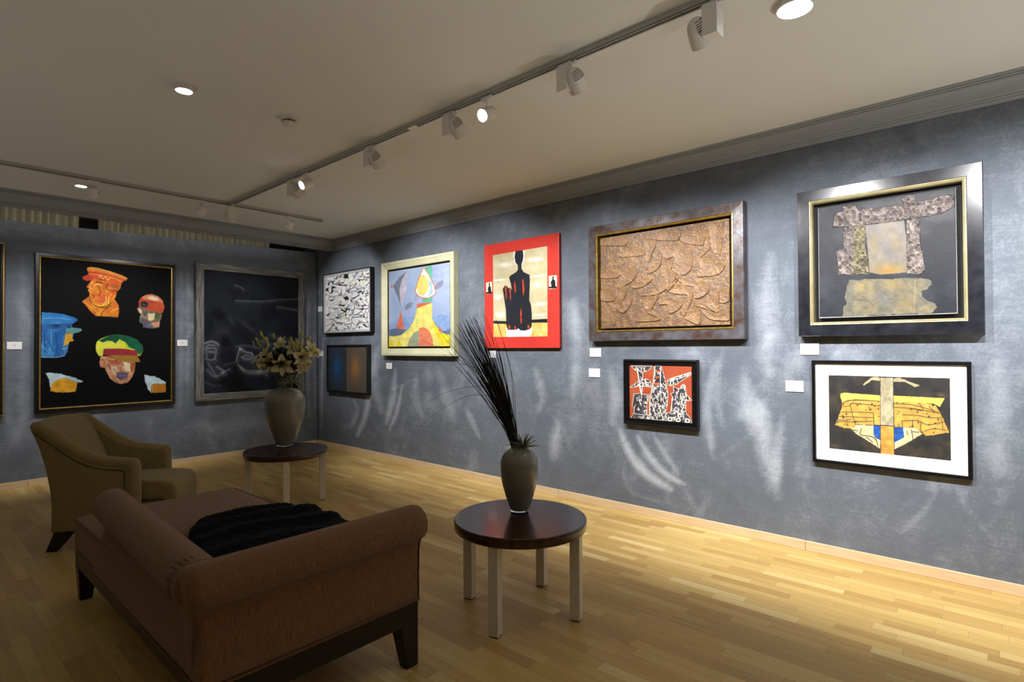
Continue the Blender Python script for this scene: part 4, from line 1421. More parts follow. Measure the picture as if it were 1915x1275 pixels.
a.poly([(936, 698), (1046, 702), (1046, 940), (934, 930)], (192, 140, 56), wob=3, color2=(208, 160, 74))
a.stroke([(930, 694), (1050, 700)], 6, (40, 34, 30), smooth=False)
a.stroke([(940, 312), (934, 930)], 4, (50, 44, 36), smooth=False)
a.stroke([(1048, 312), (1046, 938)], 4, (50, 44, 36), smooth=False)
t = hang('framed_painting', 'print of a brown and yellow winged form with wide white mat, lower right', 'r', 0.5895, 1.027)
obj('frame', frame_mesh(.894, .734, [(0, 0), (0, .032), (.003, .036), (.022, .036), (.024, .026), (.024, 0)]), M_black, t)
obj('mat_board', frame_mesh(.852, .692, [(0, .005), (0, .022), (.084, .022), (.086, .019), (.086, .005)]), plain('mat_white', (244, 244, 238), rough=.8, var=.01), t)['label'] = 'white mat board'
canvas(t, a, .692, .532, .0195, M_ink, 'print')

# ---------------- P10: small rust-red expressive painting
a = Art([(643, 280), (1430, 297), (1440, 1020), (652, 953)], 250, 230, (172, 78, 50))
a.mottle((184, 94, 60), .7, 150, 3)
SH = [[(668, 285), (930, 288), (905, 330), (860, 355), (818, 362), (812, 470), (804, 650), (796, 650), (775, 560), (752, 400), (738, 352), (700, 330)],
      [(648, 562), (740, 495), (830, 462), (855, 452), (912, 480), (925, 562), (850, 548), (770, 545), (690, 560)],
      [(700, 645), (760, 640), (850, 655), (905, 660), (868, 780), (872, 920), (700, 920), (710, 830), (682, 800)],
      [(665, 955), (700, 895), (800, 915), (900, 915), (912, 975)],
      [(972, 285), (1052, 288), (1062, 330), (1100, 470), (1138, 640), (1130, 780), (1110, 875), (1092, 985), (905, 972), (912, 900), (902, 750), (940, 560), (958, 400)],
      [(1130, 465), (1200, 438), (1425, 368), (1426, 400), (1330, 460), (1250, 522), (1180, 542), (1136, 532)],
      [(1205, 555), (1250, 575), (1296, 580), (1300, 545), (1330, 520), (1356, 540), (1372, 650), (1440, 728), (1362, 735), (1365, 890), (1425, 955), (1440, 1025), (1090, 990), (1110, 895), (1168, 880), (1200, 690),
       (1170, 645), (1212, 625)]]
r10 = np.random.RandomState(5)
for q_ in SH:
    a.poly(q_, (62, 60, 68), wob=3, color2=(84, 80, 90), scale=40)
    mk = a.fullmask(q_)
    a.stroke(q_ + [q_[0]], 7, (222, 222, 212), smooth=False, soft=4, rough=.35)
    p0 = np.array(q_).min(0)
    p1 = np.array(q_).max(0)
    n_ = int((p1 - p0).prod() / 1000)
    for k in range(n_):
        x0, y0 = r10.uniform(p0[0], p1[0]), r10.uniform(p0[1], p1[1])
        an = R(r10.choice([75, 95, 110, 10, 60]) + r10.normal(0, 18))
        L_ = r10.uniform(20, 70)
        a.stroke([(x0, y0), (x0 + L_ * .5 * math.cos(an) + r10.normal(0, 6), y0 + L_ * .5 * math.sin(an)), (x0 + L_ * math.cos(an), y0 + L_ * math.sin(an))], r10.uniform(5, 12),
                 (228, 226, 216) if r10.rand() < .75 else (30, 28, 34), soft=4, rough=.3, mask=mk)
for q_ in ([(985, 345), (1040, 340), (1038, 362), (980, 368)], [(975, 425), (1030, 418), (1022, 442), (970, 448)], [(965, 500), (1020, 500), (1012, 532), (958, 535)]):
    a.poly(q_, (196, 92, 56))
for cx, cy, r_ in ((1165, 968, 34), (1270, 978, 32), (1385, 988, 34), (1285, 925, 28), (1325, 555, 26)):
    a.ell(cx, cy, r_, r_ * .85, (232, 230, 222))
    a.ell(cx, cy, r_ * .45, r_ * .38, (70, 68, 74))
for p_ in ([(960, 300), (960, 420), (905, 760), (910, 960)], [(1050, 300), (1040, 450), (1050, 740)], [(925, 760), (1000, 970)], [(1010, 760), (1080, 975)], [(1140, 480), (1200, 480), (1200, 530)], [(1200, 480), (1240, 430), (1420, 375)],
           [(740, 300), (800, 650)], [(818, 500), (800, 650), (800, 740)], [(850, 460), (850, 520), (912, 540)], [(1210, 460), (1300, 440), (1400, 400)], [(1190, 700), (1180, 880)], [(1240, 620), (1260, 700)]):
    a.stroke(p_, 9, (236, 234, 224), soft=4, rough=.2)
t = hang('framed_painting', 'small rust-red painting of black and white towers under the tan relief', 'r', 2.233, 1.0945)
obj('frame', frame_mesh(.693, .585, [(0, 0), (0, .040), (.003, .048), (.012, .050), (.014, .040), (.020, .034), (.022, .030), (.050, .030), (.052, .026), (.052, 0)]), M_black, t)
backboard(t, .60, .49, 0, .010)
canvas(t, a, .580, .472, .034)

# ================================================================== WALL CARDS
M_card = plain('card_white', (238, 240, 244), rough=.7, var=.01)
M_text = plain('faint_print', (150, 152, 156), rough=.8, var=.02)
CARDS = [('r', 7.961, 2.112, 'small white caption card left of the white leaf painting'),
         ('r', 7.930, 1.419, 'small white caption card left of the blue and brown painting'),
         ('r', 6.176, 1.259, 'small white caption card under the cream-framed abstract'),
         ('r', 4.268, 1.425, 'white caption card under the red painting, half hidden by the dry grass'),
         ('r', 2.903, 1.446, 'upper of two white caption cards under the relief painting, left side'),
         ('r', 2.916, 1.252, 'lower of two white caption cards beside the small rust-red painting'),
         ('r', 1.055, 1.474, 'white caption card directly under the big black frame at right'),
         ('r', 1.159, 1.199, 'white caption card left of the white-matted print'),
         ('b', 0.921, 1.549, 'white caption card near the left edge, left of the heads painting'),
         ('b', 2.569, 1.582, 'white caption card between the heads painting and the dark sketch painting')]
for wl, c, z, lab in CARDS:
    t = hang('caption_card', lab, wl, c, z, group='white caption cards on the walls', cat='label card')
    obj('card', box((-.062, -.041, .001), (.062, .041, .006), .0006, 1), M_card, t)
    bm = bmesh.new()
    for k, (w_, y_) in enumerate(((.022, .012), (.034, .002), (.026, -.006))):
        add_box(bm, (-w_ / 2, y_ - .0012, .006), (w_ / 2, y_ + .0012, .0063))
    obj('printed_lines', bm, M_text, t)
# ================================================================== FURNITURE
M_olive = fabric('olive_upholstery', (124, 111, 70), (156, 141, 95))
M_brown = fabric('brown_upholstery', (108, 76, 50), (138, 99, 68))
M_pipeo = fabric('olive_piping', (66, 58, 38), (80, 70, 46))
M_pipeb = fabric('brown_piping', (78, 50, 34), (92, 62, 42))
M_leg = plain('ebonised_wood', (12, 11, 12), rough=.35, var=.2)


def tapered(bm, top, bot, z1, z0):
    """leg between two xy rectangles ((x0,y0,x1,y1))"""
    vt = [bm.verts.new((x, y, z1)) for x, y in ((top[0], top[1]), (top[2], top[1]), (top[2], top[3]), (top[0], top[3]))]
    vb = [bm.verts.new((x, y, z0)) for x, y in ((bot[0], bot[1]), (bot[2], bot[1]), (bot[2], bot[3]), (bot[0], bot[3]))]
    bm.faces.new(vt)
    bm.faces.new(vb[::-1])
    for i in range(4):
        j = (i + 1) % 4
        bm.faces.new((vt[i], vb[i], vb[j], vt[j]))
    bmesh.ops.bevel(bm, geom=bm.edges[:], offset=.003, segments=2, affect='EDGES')
    return bm


def subsurf(o, n=2):
    md = o.modifiers.new('subdivision', 'SUBSURF')
    md.levels = n
    md.render_levels = n
    return o


# ---------------- armchair
chair = thing('armchair', 'olive upholstered armchair with sloping arms in front of the heads painting', 'armchair', (.800, 5.270, 0), R(-36))
WCH = .70
side = [(0, .145), (.004, .30), (-.006, .45), (-.035, .62), (-.080, .78), (-.128, .905), (-.140, .935), (-.128, .955), (-.095, .950), (-.03, .905), (.05, .840), (.13, .775),
        (.22, .718), (.32, .682), (.44, .664), (.53, .655), (.562, .640), (.574, .605), (.574, .45), (.572, .20), (.568, .145)]


def side_panel(y0, y1):
    bm = extrude_poly(side, 'y', y0, y1, bevel=.030, seg=4)
    return bm


for y0, y1, nm in ((0, .105, 'arm'), (WCH - .105, WCH, 'arm')):
    obj(nm, side_panel(y0, y1), M_olive, chair, smooth=True, angle=50)
# rolled top of each arm
for yc in (.046, WCH - .046):
    bm = bmesh.new()
    top = [(-.118, .915), (-.085, .915), (-.02, .868), (.06, .803), (.14, .740), (.23, .684), (.33, .648), (.44, .630), (.528, .620)]
    pts = spline([(x, yc, z) for x, z in top], 5)
    tube(bm, pts, [.050] * len(pts), 14)
    pts2 = [(.528, yc, .620), (.533, yc, .56), (.535, yc, .40), (.535, yc, .19)]
    tube(bm, spline(pts2, 3), .050, 14)
    lathe([(0, -.05)] + [(.05 * math.sin(R(a_)), -.05 * math.cos(R(a_))) for a_ in range(15, 180, 15)] + [(0, .05)], 14, bm, Matrix.Translation((.530, yc, .620)))
    obj('arm_roll', bm, M_olive, chair, smooth=True)
# piping along the outer faces
for y_ in (-.001, WCH + .001):
    bm = bmesh.new()
    top = [(-.104, .885), (-.080, .874), (-.02, .822), (.06, .757), (.14, .694), (.23, .640), (.33, .606), (.44, .590), (.487, .580), (.492, .56), (.492, .40), (.492, .15)]
    tube(bm, spline([(x, y_, z) for x, z in top], 5), .0045, 6)
    obj('piping', bm, M_pipeo, chair, smooth=True)
# back
bm = bmesh.new()
rows = []
NB = 13
prof_b = [(.17, .40), (.150, .48), (.115, .60), (.070, .72), (.015, .85), (-.035, .925), (-.085, .958), (-.125, .955), (-.143, .930), (-.132, .90), (-.080, .77), (-.035, .62), (-.006, .45), (.006, .30), (.006, .16), (.17, .16)]
for j in range(NB):
    u = j / (NB - 1) * 2 - 1
    y = WCH / 2 + u * (WCH / 2 - .055)
    bow = .030 * (1 - u * u)
    crown = .022 * (1 - u * u)
    row = []
    for k, (x, z) in enumerate(prof_b):
        zz = z + crown * max(0, (z - .5) / .45)
        xx = x - bow * max(0, (z - .5) / .45) + (0.018 * (1 - u * u) if k in (2, 3, 4) else 0)
        row.append(bm.verts.new((xx, y, zz)))
    rows.append(row)
for a_, b_ in zip(rows[:-1], rows[1:]):
    for k in range(len(prof_b)):
        j = (k + 1) % len(prof_b)
        bm.faces.new((a_[k], a_[j], b_[j], b_[k]))
bm.faces.new(rows[0])
bm.faces.new(rows[-1][::-1])
subsurf(obj('backrest', bm, M_olive, chair, smooth=True), 2)
# seat: base rail and waterfall cushion
obj('seat_base', box((.02, .10, .15), (.705, WCH - .10, .315), .022, 4), M_olive, chair, smooth=True, angle=50)
cush = [(.10, .32), (.10, .462), (.25, .475), (.50, .480), (.70, .474), (.775, .455), (.806, .41), (.812, .34), (.808, .23), (.800, .205), (.712, .205), (.708, .32)]
bm = extrude_poly(cush, 'y', .105, WCH - .105, bevel=.028, seg=4)
obj('seat_cushion', bm, M_olive, chair, smooth=True, angle=50)
bm = bmesh.new()
tube(bm, [(.58, .103, .322), (.68, .103, .324), (.700, .103, .312), (.708, .103, .280), (.709, .103, .205)], .004, 6)
obj('piping', bm, M_pipeo, chair, smooth=True)
for (tx0, tx1, bx0, bx1) in ((.02, .15, -.04, .03), (.48, .56, .52, .56)):
    for y0 in (.02, WCH - .085):
        bm = bmesh.new()
        tapered(bm, (tx0, y0, tx1, y0 + .065), (bx0, y0 + .01, bx1, y0 + .055), .150, 0)
        obj('leg', bm, M_leg, chair)

# ---------------- chaise longue
chz = thing('chaise_longue', 'brown upholstered chaise longue with rolled back and side, dark wooden base', 'chaise longue', (.728, 2.088, 0))
CW, CL = .955, 2.12      # local x 0..CW, local y 0..CL
obj('seat_base', box((.028, .03, .30), (CW, CL, .465), .018, 3), M_brown, chz, smooth=True, angle=50)
bm = bmesh.new()
nx, ny = 16, 30
g = []
for j in range(ny + 1):
    row = []
    for i in range(nx + 1):
        u, v = i / nx, j / ny
        x, y = .026 + u * (CW - .026), .06 + v * (CL - .06)
        e_ = min(u, 1 - u) * CW
        f_ = min(v, 1 - v) * (CL - .06)
        d_ = min(e_, f_)
        z = .486 + .026 * (1 - math.exp(-d_ / .05)) + .012 * math.sin(math.pi * u) * math.sin(math.pi * v)
        row.append(bm.verts.new((x, y, z)))
    g.append(row)
for j in range(ny):
    for i in range(nx):
        bm.faces.new((g[j][i], g[j][i + 1], g[j + 1][i + 1], g[j + 1][i]))
ext = bmesh.ops.extrude_edge_only(bm, edges=[e for e in bm.edges if e.is_boundary])
vs = [v for v in ext['geom'] if isinstance(v, bmesh.types.BMVert)]
for v in vs:
    v.co.z = .458
bmesh.ops.contextual_create(bm, geom=[e for e in bm.edges if e.is_boundary])
obj('seat_cushion', bm, M_brown, chz, smooth=True, angle=60)
bm = bmesh.new()
tube(bm, [(.05, .03, .484), (.027, .06, .486), (.027, CL - .03, .486), (.05, CL, .486), (CW - .03, CL, .486), (CW, CL - .03, .486), (CW, .03, .486)], .005, 6)
obj('piping', bm, M_pipeb, chz, smooth=True)


def roll_profile(flip=1):
    """(outward, z): outward is positive away from the seat"""
    p = [(0, .302), (-.002, .42), (.002, .54), (.008, .578), (.018, .600), (.036, .612)]
    c, r_ = (-.010, .670), .086
    for a_ in range(-38, 219, 14):
        p.append((c[0] + r_ * math.cos(R(a_)), c[1] + r_ * math.sin(R(a_))))
    p += [(-.088, .585), (-.095, .50), (-.100, .302)]
    return p


def swept(prof, axis, s0, s1, sign, endround=(True, True), n=20, rise=None):
    """sweep profile along axis with softly rounded ends; prof outward = sign * -axis2"""
    bm = bmesh.new()
    cz = .670
    rings = []
    ss = []
    for k in range(n + 1):
        ss.append((s0 + (s1 - s0) * k / n, 0))
    st = []
    if endround[0]:
        st += [(s0 - .000, .030), (s0 + .006, .014), (s0 + .016, .004)]
    en = []
    if endround[1]:
        en = [(s1 - .016, .004), (s1 - .006, .014), (s1, .030)]
    mid = [(s0 + .03 + (s1 - s0 - .06) * k / n, 0) for k in range(n + 1)]
    cx = sum(p[0] for p in prof) / len(prof)
    for s, inset in st + mid + en:
        ring = []
        for o_, z in prof:
            dx, dz = o_ + .012, z - cz
            if z > .60:
                d_ = math.hypot(dx, dz)
                k_ = max(0, (d_ - inset)) / max(d_, 1e-6)
                oo, zz = -.012 + dx * k_, cz + dz * k_
            else:
                oo, zz = o_ + (inset * .25 if o_ < -.05 else -inset * .25), z
            if rise:
                zz += rise(s) * max(0, (z - .3) / .4)
            s2 = s
            if axis == 'x' and z > .54:
                s2 = s - .056 * min(1, (z - .54) / .09) * max(0, 1 - (s - s0) / .25)
            lean = .065 * max(0, min(1, (s - s0) / (s1 - s0))) * max(0, min(1, (z - .42) / .16))
            ring.append(bm.verts.new((s2, -oo, zz) if axis == 'x' else (-oo + lean, s, zz)))
        rings.append(ring)
    m_ = len(prof)
    for a_, b_ in zip(rings[:-1], rings[1:]):
        for k in range(m_):
            j = (k + 1) % m_
            bm.faces.new((a_[k], a_[j], b_[j], b_[k]))
    bm.faces.new(rings[0])
    bm.faces.new(rings[-1][::-1])
    return bm


RP = roll_profile()
obj('side_arm', swept(RP, 'y', .02, 1.52, 1), M_brown, chz, smooth=True, angle=50)
obj('backrest', swept(RP, 'x', -.004, CW + .005, 1), M_brown, chz, smooth=True, angle=50)
# pleats gathered where the two rolls meet
bm = bmesh.new()
for k in range(9):
    a_ = R(-20 + k * 13)
    c = Vector((-.012 + .076 * 0 - .0, .088, 0))
    p0 = Vector((.010 - .0852 * math.cos(a_), .080, .670 + .0852 * math.sin(a_)))
    p1 = Vector((.010 - .0838 * math.cos(a_), .160, .670 + .0838 * math.sin(a_)))
    tube(bm, [p0, (p0 + p1) / 2, p1], [.0028, .0026, .0008], 6)
obj('gathered_pleats', bm, M_brown, chz, smooth=True)
# piping: end-cap welt and bottom welts
bm = bmesh.new()
tube(bm, [(CW - .006, -(-.012 + (o_ + .012) * .90), .670 + (z - .670) * .90) if z > .6 else (CW - .002, -o_, z) for o_, z in RP], .0036, 6)
tube(bm, [(.005, -.004, .318), (CW, -.004, .318)], .0035, 6)
tube(bm, [(-.003, 0, .318), (-.003, 1.50, .318)], .0035, 6)
obj('piping', bm, M_pipeb, chz, smooth=True)
# dark base rail and legs
bm = bmesh.new()
add_box(bm, (.004, .004, .205), (CW - .004, .045, .302))
add_box(bm, (.032, CL - .05, .205), (CW - .004, CL - .01, .302))
add_box(bm, (.032, .045, .205), (.072, CL - .05, .302))
add_box(bm, (CW - .045, .045, .205), (CW - .004, CL - .05, .302))
obj('base_rail', bm, M_leg, chz)
for (tx, bx) in (((.030, .130), (.045, .105)), ((CW - .105, CW - .003), (CW - .07, CW - .003))):
    for (ty, by) in (((.003, .09), (.003, .06)), ((CL - .10, CL - .012), (CL - .07, CL - .012))):
        bm = bmesh.new()
        tapered(bm, (tx[0], ty[0], tx[1], ty[1]), (bx[0], by[0], bx[1], by[1]), .215, 0)
        obj('leg', bm, M_leg, chz)

# ---------------- quilted blanket, thrown in folds on the chaise
M_navy = plain('navy_quilt', (8, 9, 18), rough=.9, var=.25, scale=(30, 30, 30), bump=.2, bscale=300, sheen=0, spec=.2)


def quilt():
    nx, ny = 130, 170
    gx = np.linspace(0, 1, nx)
    gy = np.linspace(0, 1, ny)
    U, V = np.meshgrid(gx, gy)
    kv = [0, .5, .8, 1]
    lx, ly = np.interp(V, kv, [.862, .925, .985, 1.06]), np.interp(V, kv, [2.205, 2.75, 3.02, 3.22])
    rx, ry = np.interp(V, kv, [1.655, 1.672, 1.672, 1.61]), np.interp(V, kv, [2.205, 2.70, 2.93, 3.20])
    x = lx * (1 - U) + rx * U
    y = ly * (1 - U) + ry * U + .19 * np.sin(np.pi * U ** .85) * V ** 2 + .012 * np.sin(U * 13) * V
    d = np.minimum(np.minimum(U, 1 - U) * .8, np.minimum(V, 1 - V) * 1.1)
    edge = 1 - np.exp(-d / .022)
    n1 = fbm(x * 10, y * 10, 3.0, 5, 3) - .5
    s = y + .22 * x + .025 * np.sin(x * 8 + 1)
    fold = 0
    for c_, a_ in ((3.55, .022), (3.33, .030), (3.12, .028), (2.90, .024), (2.70, .02)):
        q_ = s - c_
        fold = fold + a_ * np.where(q_ > 0, np.exp(-(q_ / .10) ** 2), np.exp(-(q_ / .035) ** 2))
    z = .520 + edge * (.046 + .016 * U + fold + .05 * n1)
    # quilting: diamonds pressed in
    a = (x + y) * 17
    b = (x - y) * 17
    q = np.minimum(np.abs(a - np.round(a)), np.abs(b - np.round(b)))
    z = z - edge * .005 * np.exp(-(q / .15) ** 2)
    co = np.stack([x, y, z], -1).reshape(-1, 3)
    v = np.arange(nx * ny).reshape(ny, nx)
    qd = np.stack([v[:-1, :-1], v[:-1, 1:], v[1:, 1:], v[1:, :-1]], -1).reshape(-1, 4)
    bot = co.copy()
    bot[:, 2] = np.minimum(.522, co[:, 2] - .004)
    eg = np.concatenate([v[0, :], v[1:, -1], v[-1, -2::-1], v[-2:0:-1, 0]])
    base = len(co) + np.arange(len(eg))
    sk = np.stack([eg, base, np.roll(base, -1), np.roll(eg, -1)], -1)
    co = np.concatenate([co, bot[eg]])
    me = bpy.data.meshes.new('blanket')
    me.from_pydata(co.tolist(), [], qd.tolist() + sk.tolist())
    me.update()
    return me


o = obj('blanket', quilt(), M_navy, smooth=True)
tag(o, 'navy quilted blanket heaped in folds on the brown chaise longue', 'blanket')

# ---------------- round side tables
M_wenge = plain('dark_wenge_top', (44, 26, 20), rough=.22, c2=(68, 40, 30), scale=(3, 60, 3), bump=.03, bscale=50, coat=.2)
M_wenge2 = plain('wenge_edge', (50, 30, 22), rough=.4, c2=(74, 46, 34), scale=(3, 3, 60))
M_tleg = plain('table_leg_paint', (212, 207, 192), rough=.5, c2=(222, 217, 202), scale=(120, 120, 4))
M_foot = plain('felt_foot', (40, 38, 36), rough=.8)


def side_table(name, label, loc, rz):
    t = thing(name, label, 'table', loc, rz, group='round side tables')
    bm = lathe([(0, .470), (.374, .470), (.378, .474), (.380, .480), (.380, .519), (.378, .523), (.375, .525), (0, .525)], 96)
    o = obj('table_top', bm, M_wenge, t, smooth=True, angle=30)
    for k in range(4):
        M = Matrix.Rotation(k * math.pi / 2, 4, 'Z')
        bm = box((.305, -.026, .006), (.362, .030, .471), .003)
        bmesh.ops.transform(bm, matrix=M, verts=bm.verts[:])
        lg = obj('leg', bm, M_tleg, t)
        bm = box((.309, -.022, 0), (.358, .026, .007))
        bmesh.ops.transform(bm, matrix=M, verts=bm.verts[:])
        obj('foot_pad', bm, M_foot, lg)
    return t


side_table('side_table', 'round dark-topped side table nearest the camera, carrying the vase of dry grass', (2.425, 2.090, 0), R(17))
side_table('side_table', 'round dark-topped side table near the corner, carrying the vase of lilies', (2.575, 5.215, 0), R(-26.3))

# ---------------- vases
def vase_material(name):
    mt, nt, b = newmat(name)
    tc = nd(nt, 'ShaderNodeTexCoord')
    nz = nd(nt, 'ShaderNodeTexNoise')
    nz.inputs['Scale'].default_value = 6
    nt.links.new(tc.outputs['Object'], nz.inputs['Vector'])
    rp = nd(nt, 'ShaderNodeValToRGB')
    rp.color_ramp.elements[0].color = rgba((112, 112, 108))
    rp.color_ramp.elements[1].color = rgba((126, 126, 121))
    nt.links.new(nz.outputs['Fac'], rp.inputs[0])
    nt.links.new(rp.outputs[0], b.inputs['Base Color'])
    b.inputs['Roughness'].default_value = .2
    b.inputs['Coat Weight'].default_value = .25
    b.inputs['Coat Roughness'].default_value = .03
    return mt


M_vase = vase_material('grey_cased_glass')
M_glass, nt_, b_ = newmat('clear_glass')
b_.inputs['Transmission Weight'].default_value = 1.0
b_.inputs['Roughness'].default_value = .02
b_.inputs['IOR'].default_value = 1.46
b_.inputs['Base Color'].default_value = (.92, .95, .95, 1)


def vase(label, loc, H, Rm, Rb, Rn, zmax):
    t = thing('vase', label, 'vase', loc, group='grey glass vases on the side tables')
    key = [(Rb * .96, .016), (Rb * 1.10, .05 * H + .01), (Rb + (Rm - Rb) * .52, .27 * H), (Rb + (Rm - Rb) * .86, .47 * H), (Rm, zmax), (Rm * .955, zmax + (H - zmax) * .40), (Rm * .78, zmax + (H - zmax) * .73),
           (Rn * 1.25, H * .972), (Rn * 1.0, H * .985), (Rn * 1.04, H)]
    pr = spline(key, 7)
    inner = [(Rn * .94, H), (Rn * .88, H * .97), (Rn * .9, H * .93), (0, H * .93)]
    bm = lathe([(0, .016)] + pr + inner, 64)
    obj('body', bm, M_vase, t, smooth=True, angle=60)
    bm = lathe([(0, 0), (Rb * .92, 0), (Rb, .003), (Rb * 1.01, .010), (Rb * .97, .0165), (0, .0165)], 64)
    obj('glass_foot', bm, M_glass, t, smooth=True, angle=40)['label'] = 'clear glass foot'
    return t


V1 = (2.492, 2.152, .5255)
V2 = (2.652, 5.395, .5255)
vase('smaller grey glass vase of dry grass on the nearest side table', V1, .385, .1135, .054, .047, .262)
vase('larger grey glass vase of lilies on the side table near the corner', V2, .585, .192, .082, .070, .425)

# ---------------- plants
Rv = Vector((.6627, -.7488, 0)).normalized()      # photo-right
Fv = Vector((.7488, .6627, 0)).normalized()       # into the photo
M_grass = plain('dark_dry_grass', (14, 13, 12), rough=.7, c2=(30, 28, 24), scale=(20, 20, 20))
M_air = plain('air_plant_grey', (98, 102, 84), rough=.7, c2=(136, 140, 118), scale=(30, 30, 30))


def P3(base, u, z, w_=0.0):
    return Vector(base) + Rv * u + Fv * w_ + Vector((0, 0, z))


def blade(bm, pts, r0, r1):
    pts = spline(pts, 5)
    n_ = len(pts)
    tube(bm, pts, [r0 + (r1 - r0) * (i / (n_ - 1)) for i in range(n_)], 5)


g = thing('dry_grass_bundle', 'tall dark dry grass sheaf leaning left out of the smaller vase', 'dried plant', (V1[0], V1[1], V1[2] + .385))
rg = random.Random(3)
bm = bmesh.new()
NB_ = Vector((V1[0], V1[1], V1[2]))
L0 = -(Vector(g.location))
for k in range(150):
    q = rg.gauss(0, 1)
    w_ = rg.gauss(0, .35)
    tipu = -.30 + .080 * q
    tipz = rg.uniform(.98, 1.20) - abs(q) * .035 + (.02 if tipu > -.27 else -.02)
    if rg.random() < .35:
        tipz = rg.uniform(.78, 1.0)
        tipu = -.21 + .045 * q
    b0_ = (rg.uniform(-.022, .018) - .012, rg.uniform(-.02, .02))
    fr = (tipu - b0_[0])
    pts = [P3(NB_, b0_[0], .33, b0_[1]), P3(NB_, b0_[0] + fr * .11, .46, b0_[1] * .8), P3(NB_, b0_[0] + fr * .30, .33 + (tipz - .33) * .40, w_ * .03),
           P3(NB_, b0_[0] + fr * .62, .33 + (tipz - .33) * .70, w_ * .08), P3(NB_, tipu, tipz, w_ * .14)]
    blade(bm, [L0 + p for p in pts], .0032, .0008)
obj('grass_blades', bm, M_grass, g, smooth=True)
for pts in ([(0, .35, 0), (-.04, .50, .0), (-.13, .66, .02), (-.30, .685, .04), (-.47, .60, .05), (-.60, .50, .06)],
            [(0, .35, 0), (-.05, .52, .0), (-.12, .72, .02), (-.28, .74, .04), (-.45, .70, .05), (-.56, .64, .06)],
            [(0, .35, 0), (-.06, .58, 0), (-.22, .80, .0), (-.40, .98, .0), (-.50, 1.12, .0)],
            [(0, .35, 0), (-.06, .58, 0), (-.20, .78, -.02), (-.42, .95, -.04), (-.58, 1.02, -.04)],
            [(0, .35, 0), (-.03, .6, 0), (-.05, .85, 0), (-.12, 1.10, 0), (-.15, 1.18, 0)],
            [(0, .35, 0), (-.02, .55, .02), (-.03, .75, .02), (-.09, 1.0, .02), (-.13, 1.14, .02)],
            [(0, .35, 0), (-.05, .6, 0), (-.18, .80, .03), (-.36, .88, .05), (-.62, .90, .06)]):
    bm = bmesh.new()
    blade(bm, [L0 + P3(NB_, *p) for p in pts], .0018, .0006)
    obj('arching_blade', bm, M_grass, g, smooth=True)


def air_plant(label, c, n_, ln, r_, curl, seed, squash=1.0):
    t = thing('air_plant', label, 'air plant', c, group='air plants on the vase rims')
    rr_ = random.Random(seed)
    bm = bmesh.new()
    for k in range(n_):
        az = rr_.uniform(0, 2 * math.pi)
        el = R(rr_.uniform(5, 80))
        d = Vector((math.cos(az) * math.cos(el), math.sin(az) * math.cos(el), math.sin(el)))
        L_ = ln * rr_.uniform(.7, 1.15)
        side_ = Vector((-math.sin(az), math.cos(az), 0)) * rr_.uniform(-.25, .25)
        down = Vector((0, 0, -1)) * curl
        pts = [Vector((0, 0, 0)), d * L_ * .4 + side_ * L_ * .1, d * L_ * .8 + side_ * L_ * .3 + down * L_ * .18, d * L_ + side_ * L_ * .6 + down * L_ * .5]
        pts = [Vector((p.x, p.y, p.z * squash)) for p in pts]
        sp_ = spline(pts, 4)
        tube(bm, sp_, [r_ * (1 - .85 * i / (len(sp_) - 1)) for i in range(len(sp_))], 5)
    obj('leaves', bm, M_air, t, smooth=True)
    return t


air_plant('spiky grey-green air plant tucked at the rim of the dry grass vase', P3(V1, .018, .378, -.02), 80, .105, .0030, .25, 4)
air_plant('curly grey-green air plant hanging over the rim of the lily vase', P3(V2, .088, .635, -.10), 80, .125, .0085, .9, 9)

# lilies ------------------------------------------------------------------
def leafmat(name, c1, c2, rough=.5):
    return plain(name, c1, rough=rough, c2=c2, scale=(14, 14, 14))


M_petal = leafmat('lily_petal', (236, 228, 180), (246, 242, 212))
M_bud = leafmat('lily_bud', (140, 156, 70), (196, 200, 108))
M_stem = leafmat('lily_stem', (44, 58, 30), (60, 76, 38))
M_leaf = leafmat('lily_leaf', (36, 50, 26), (56, 72, 36))
M_anth = plain('anther', (120, 60, 24), rough=.8)


def petal_bm(bm, M, L_, W_, flare, n_=7, thick=.0008):
    rows_ = []
    for i in range(n_ + 1):
        t = i / n_
        wd = W_ * (math.sin(math.pi * min(1, t * .86 + .10)) ** .8) * (1 if t < .98 else .15)
        ang = flare[0] + (flare[1] - flare[0]) * t ** 1.3
        rows_.append((t, wd, ang))
    x = z = 0.0
    vs_ = []
    pt = 0
    for t, wd, ang in rows_:
        ds = (t - pt) * L_
        x += math.sin(R(ang)) * ds
        z += math.cos(R(ang)) * ds
        pt = t
        ring = []
        for s_ in (-1, -.5, 0, .5, 1):
            ring.append(bm.verts.new(M @ Vector((x + .010 + abs(s_) * wd * .12 * -1, s_ * wd / 2, z + abs(s_) ** 2 * wd * .10))))
        vs_.append(ring)
    for a_, b_ in zip(vs_[:-1], vs_[1:]):
        for k in range(4):
            bm.faces.new((a_[k], a_[k + 1], b_[k + 1], b_[k]))


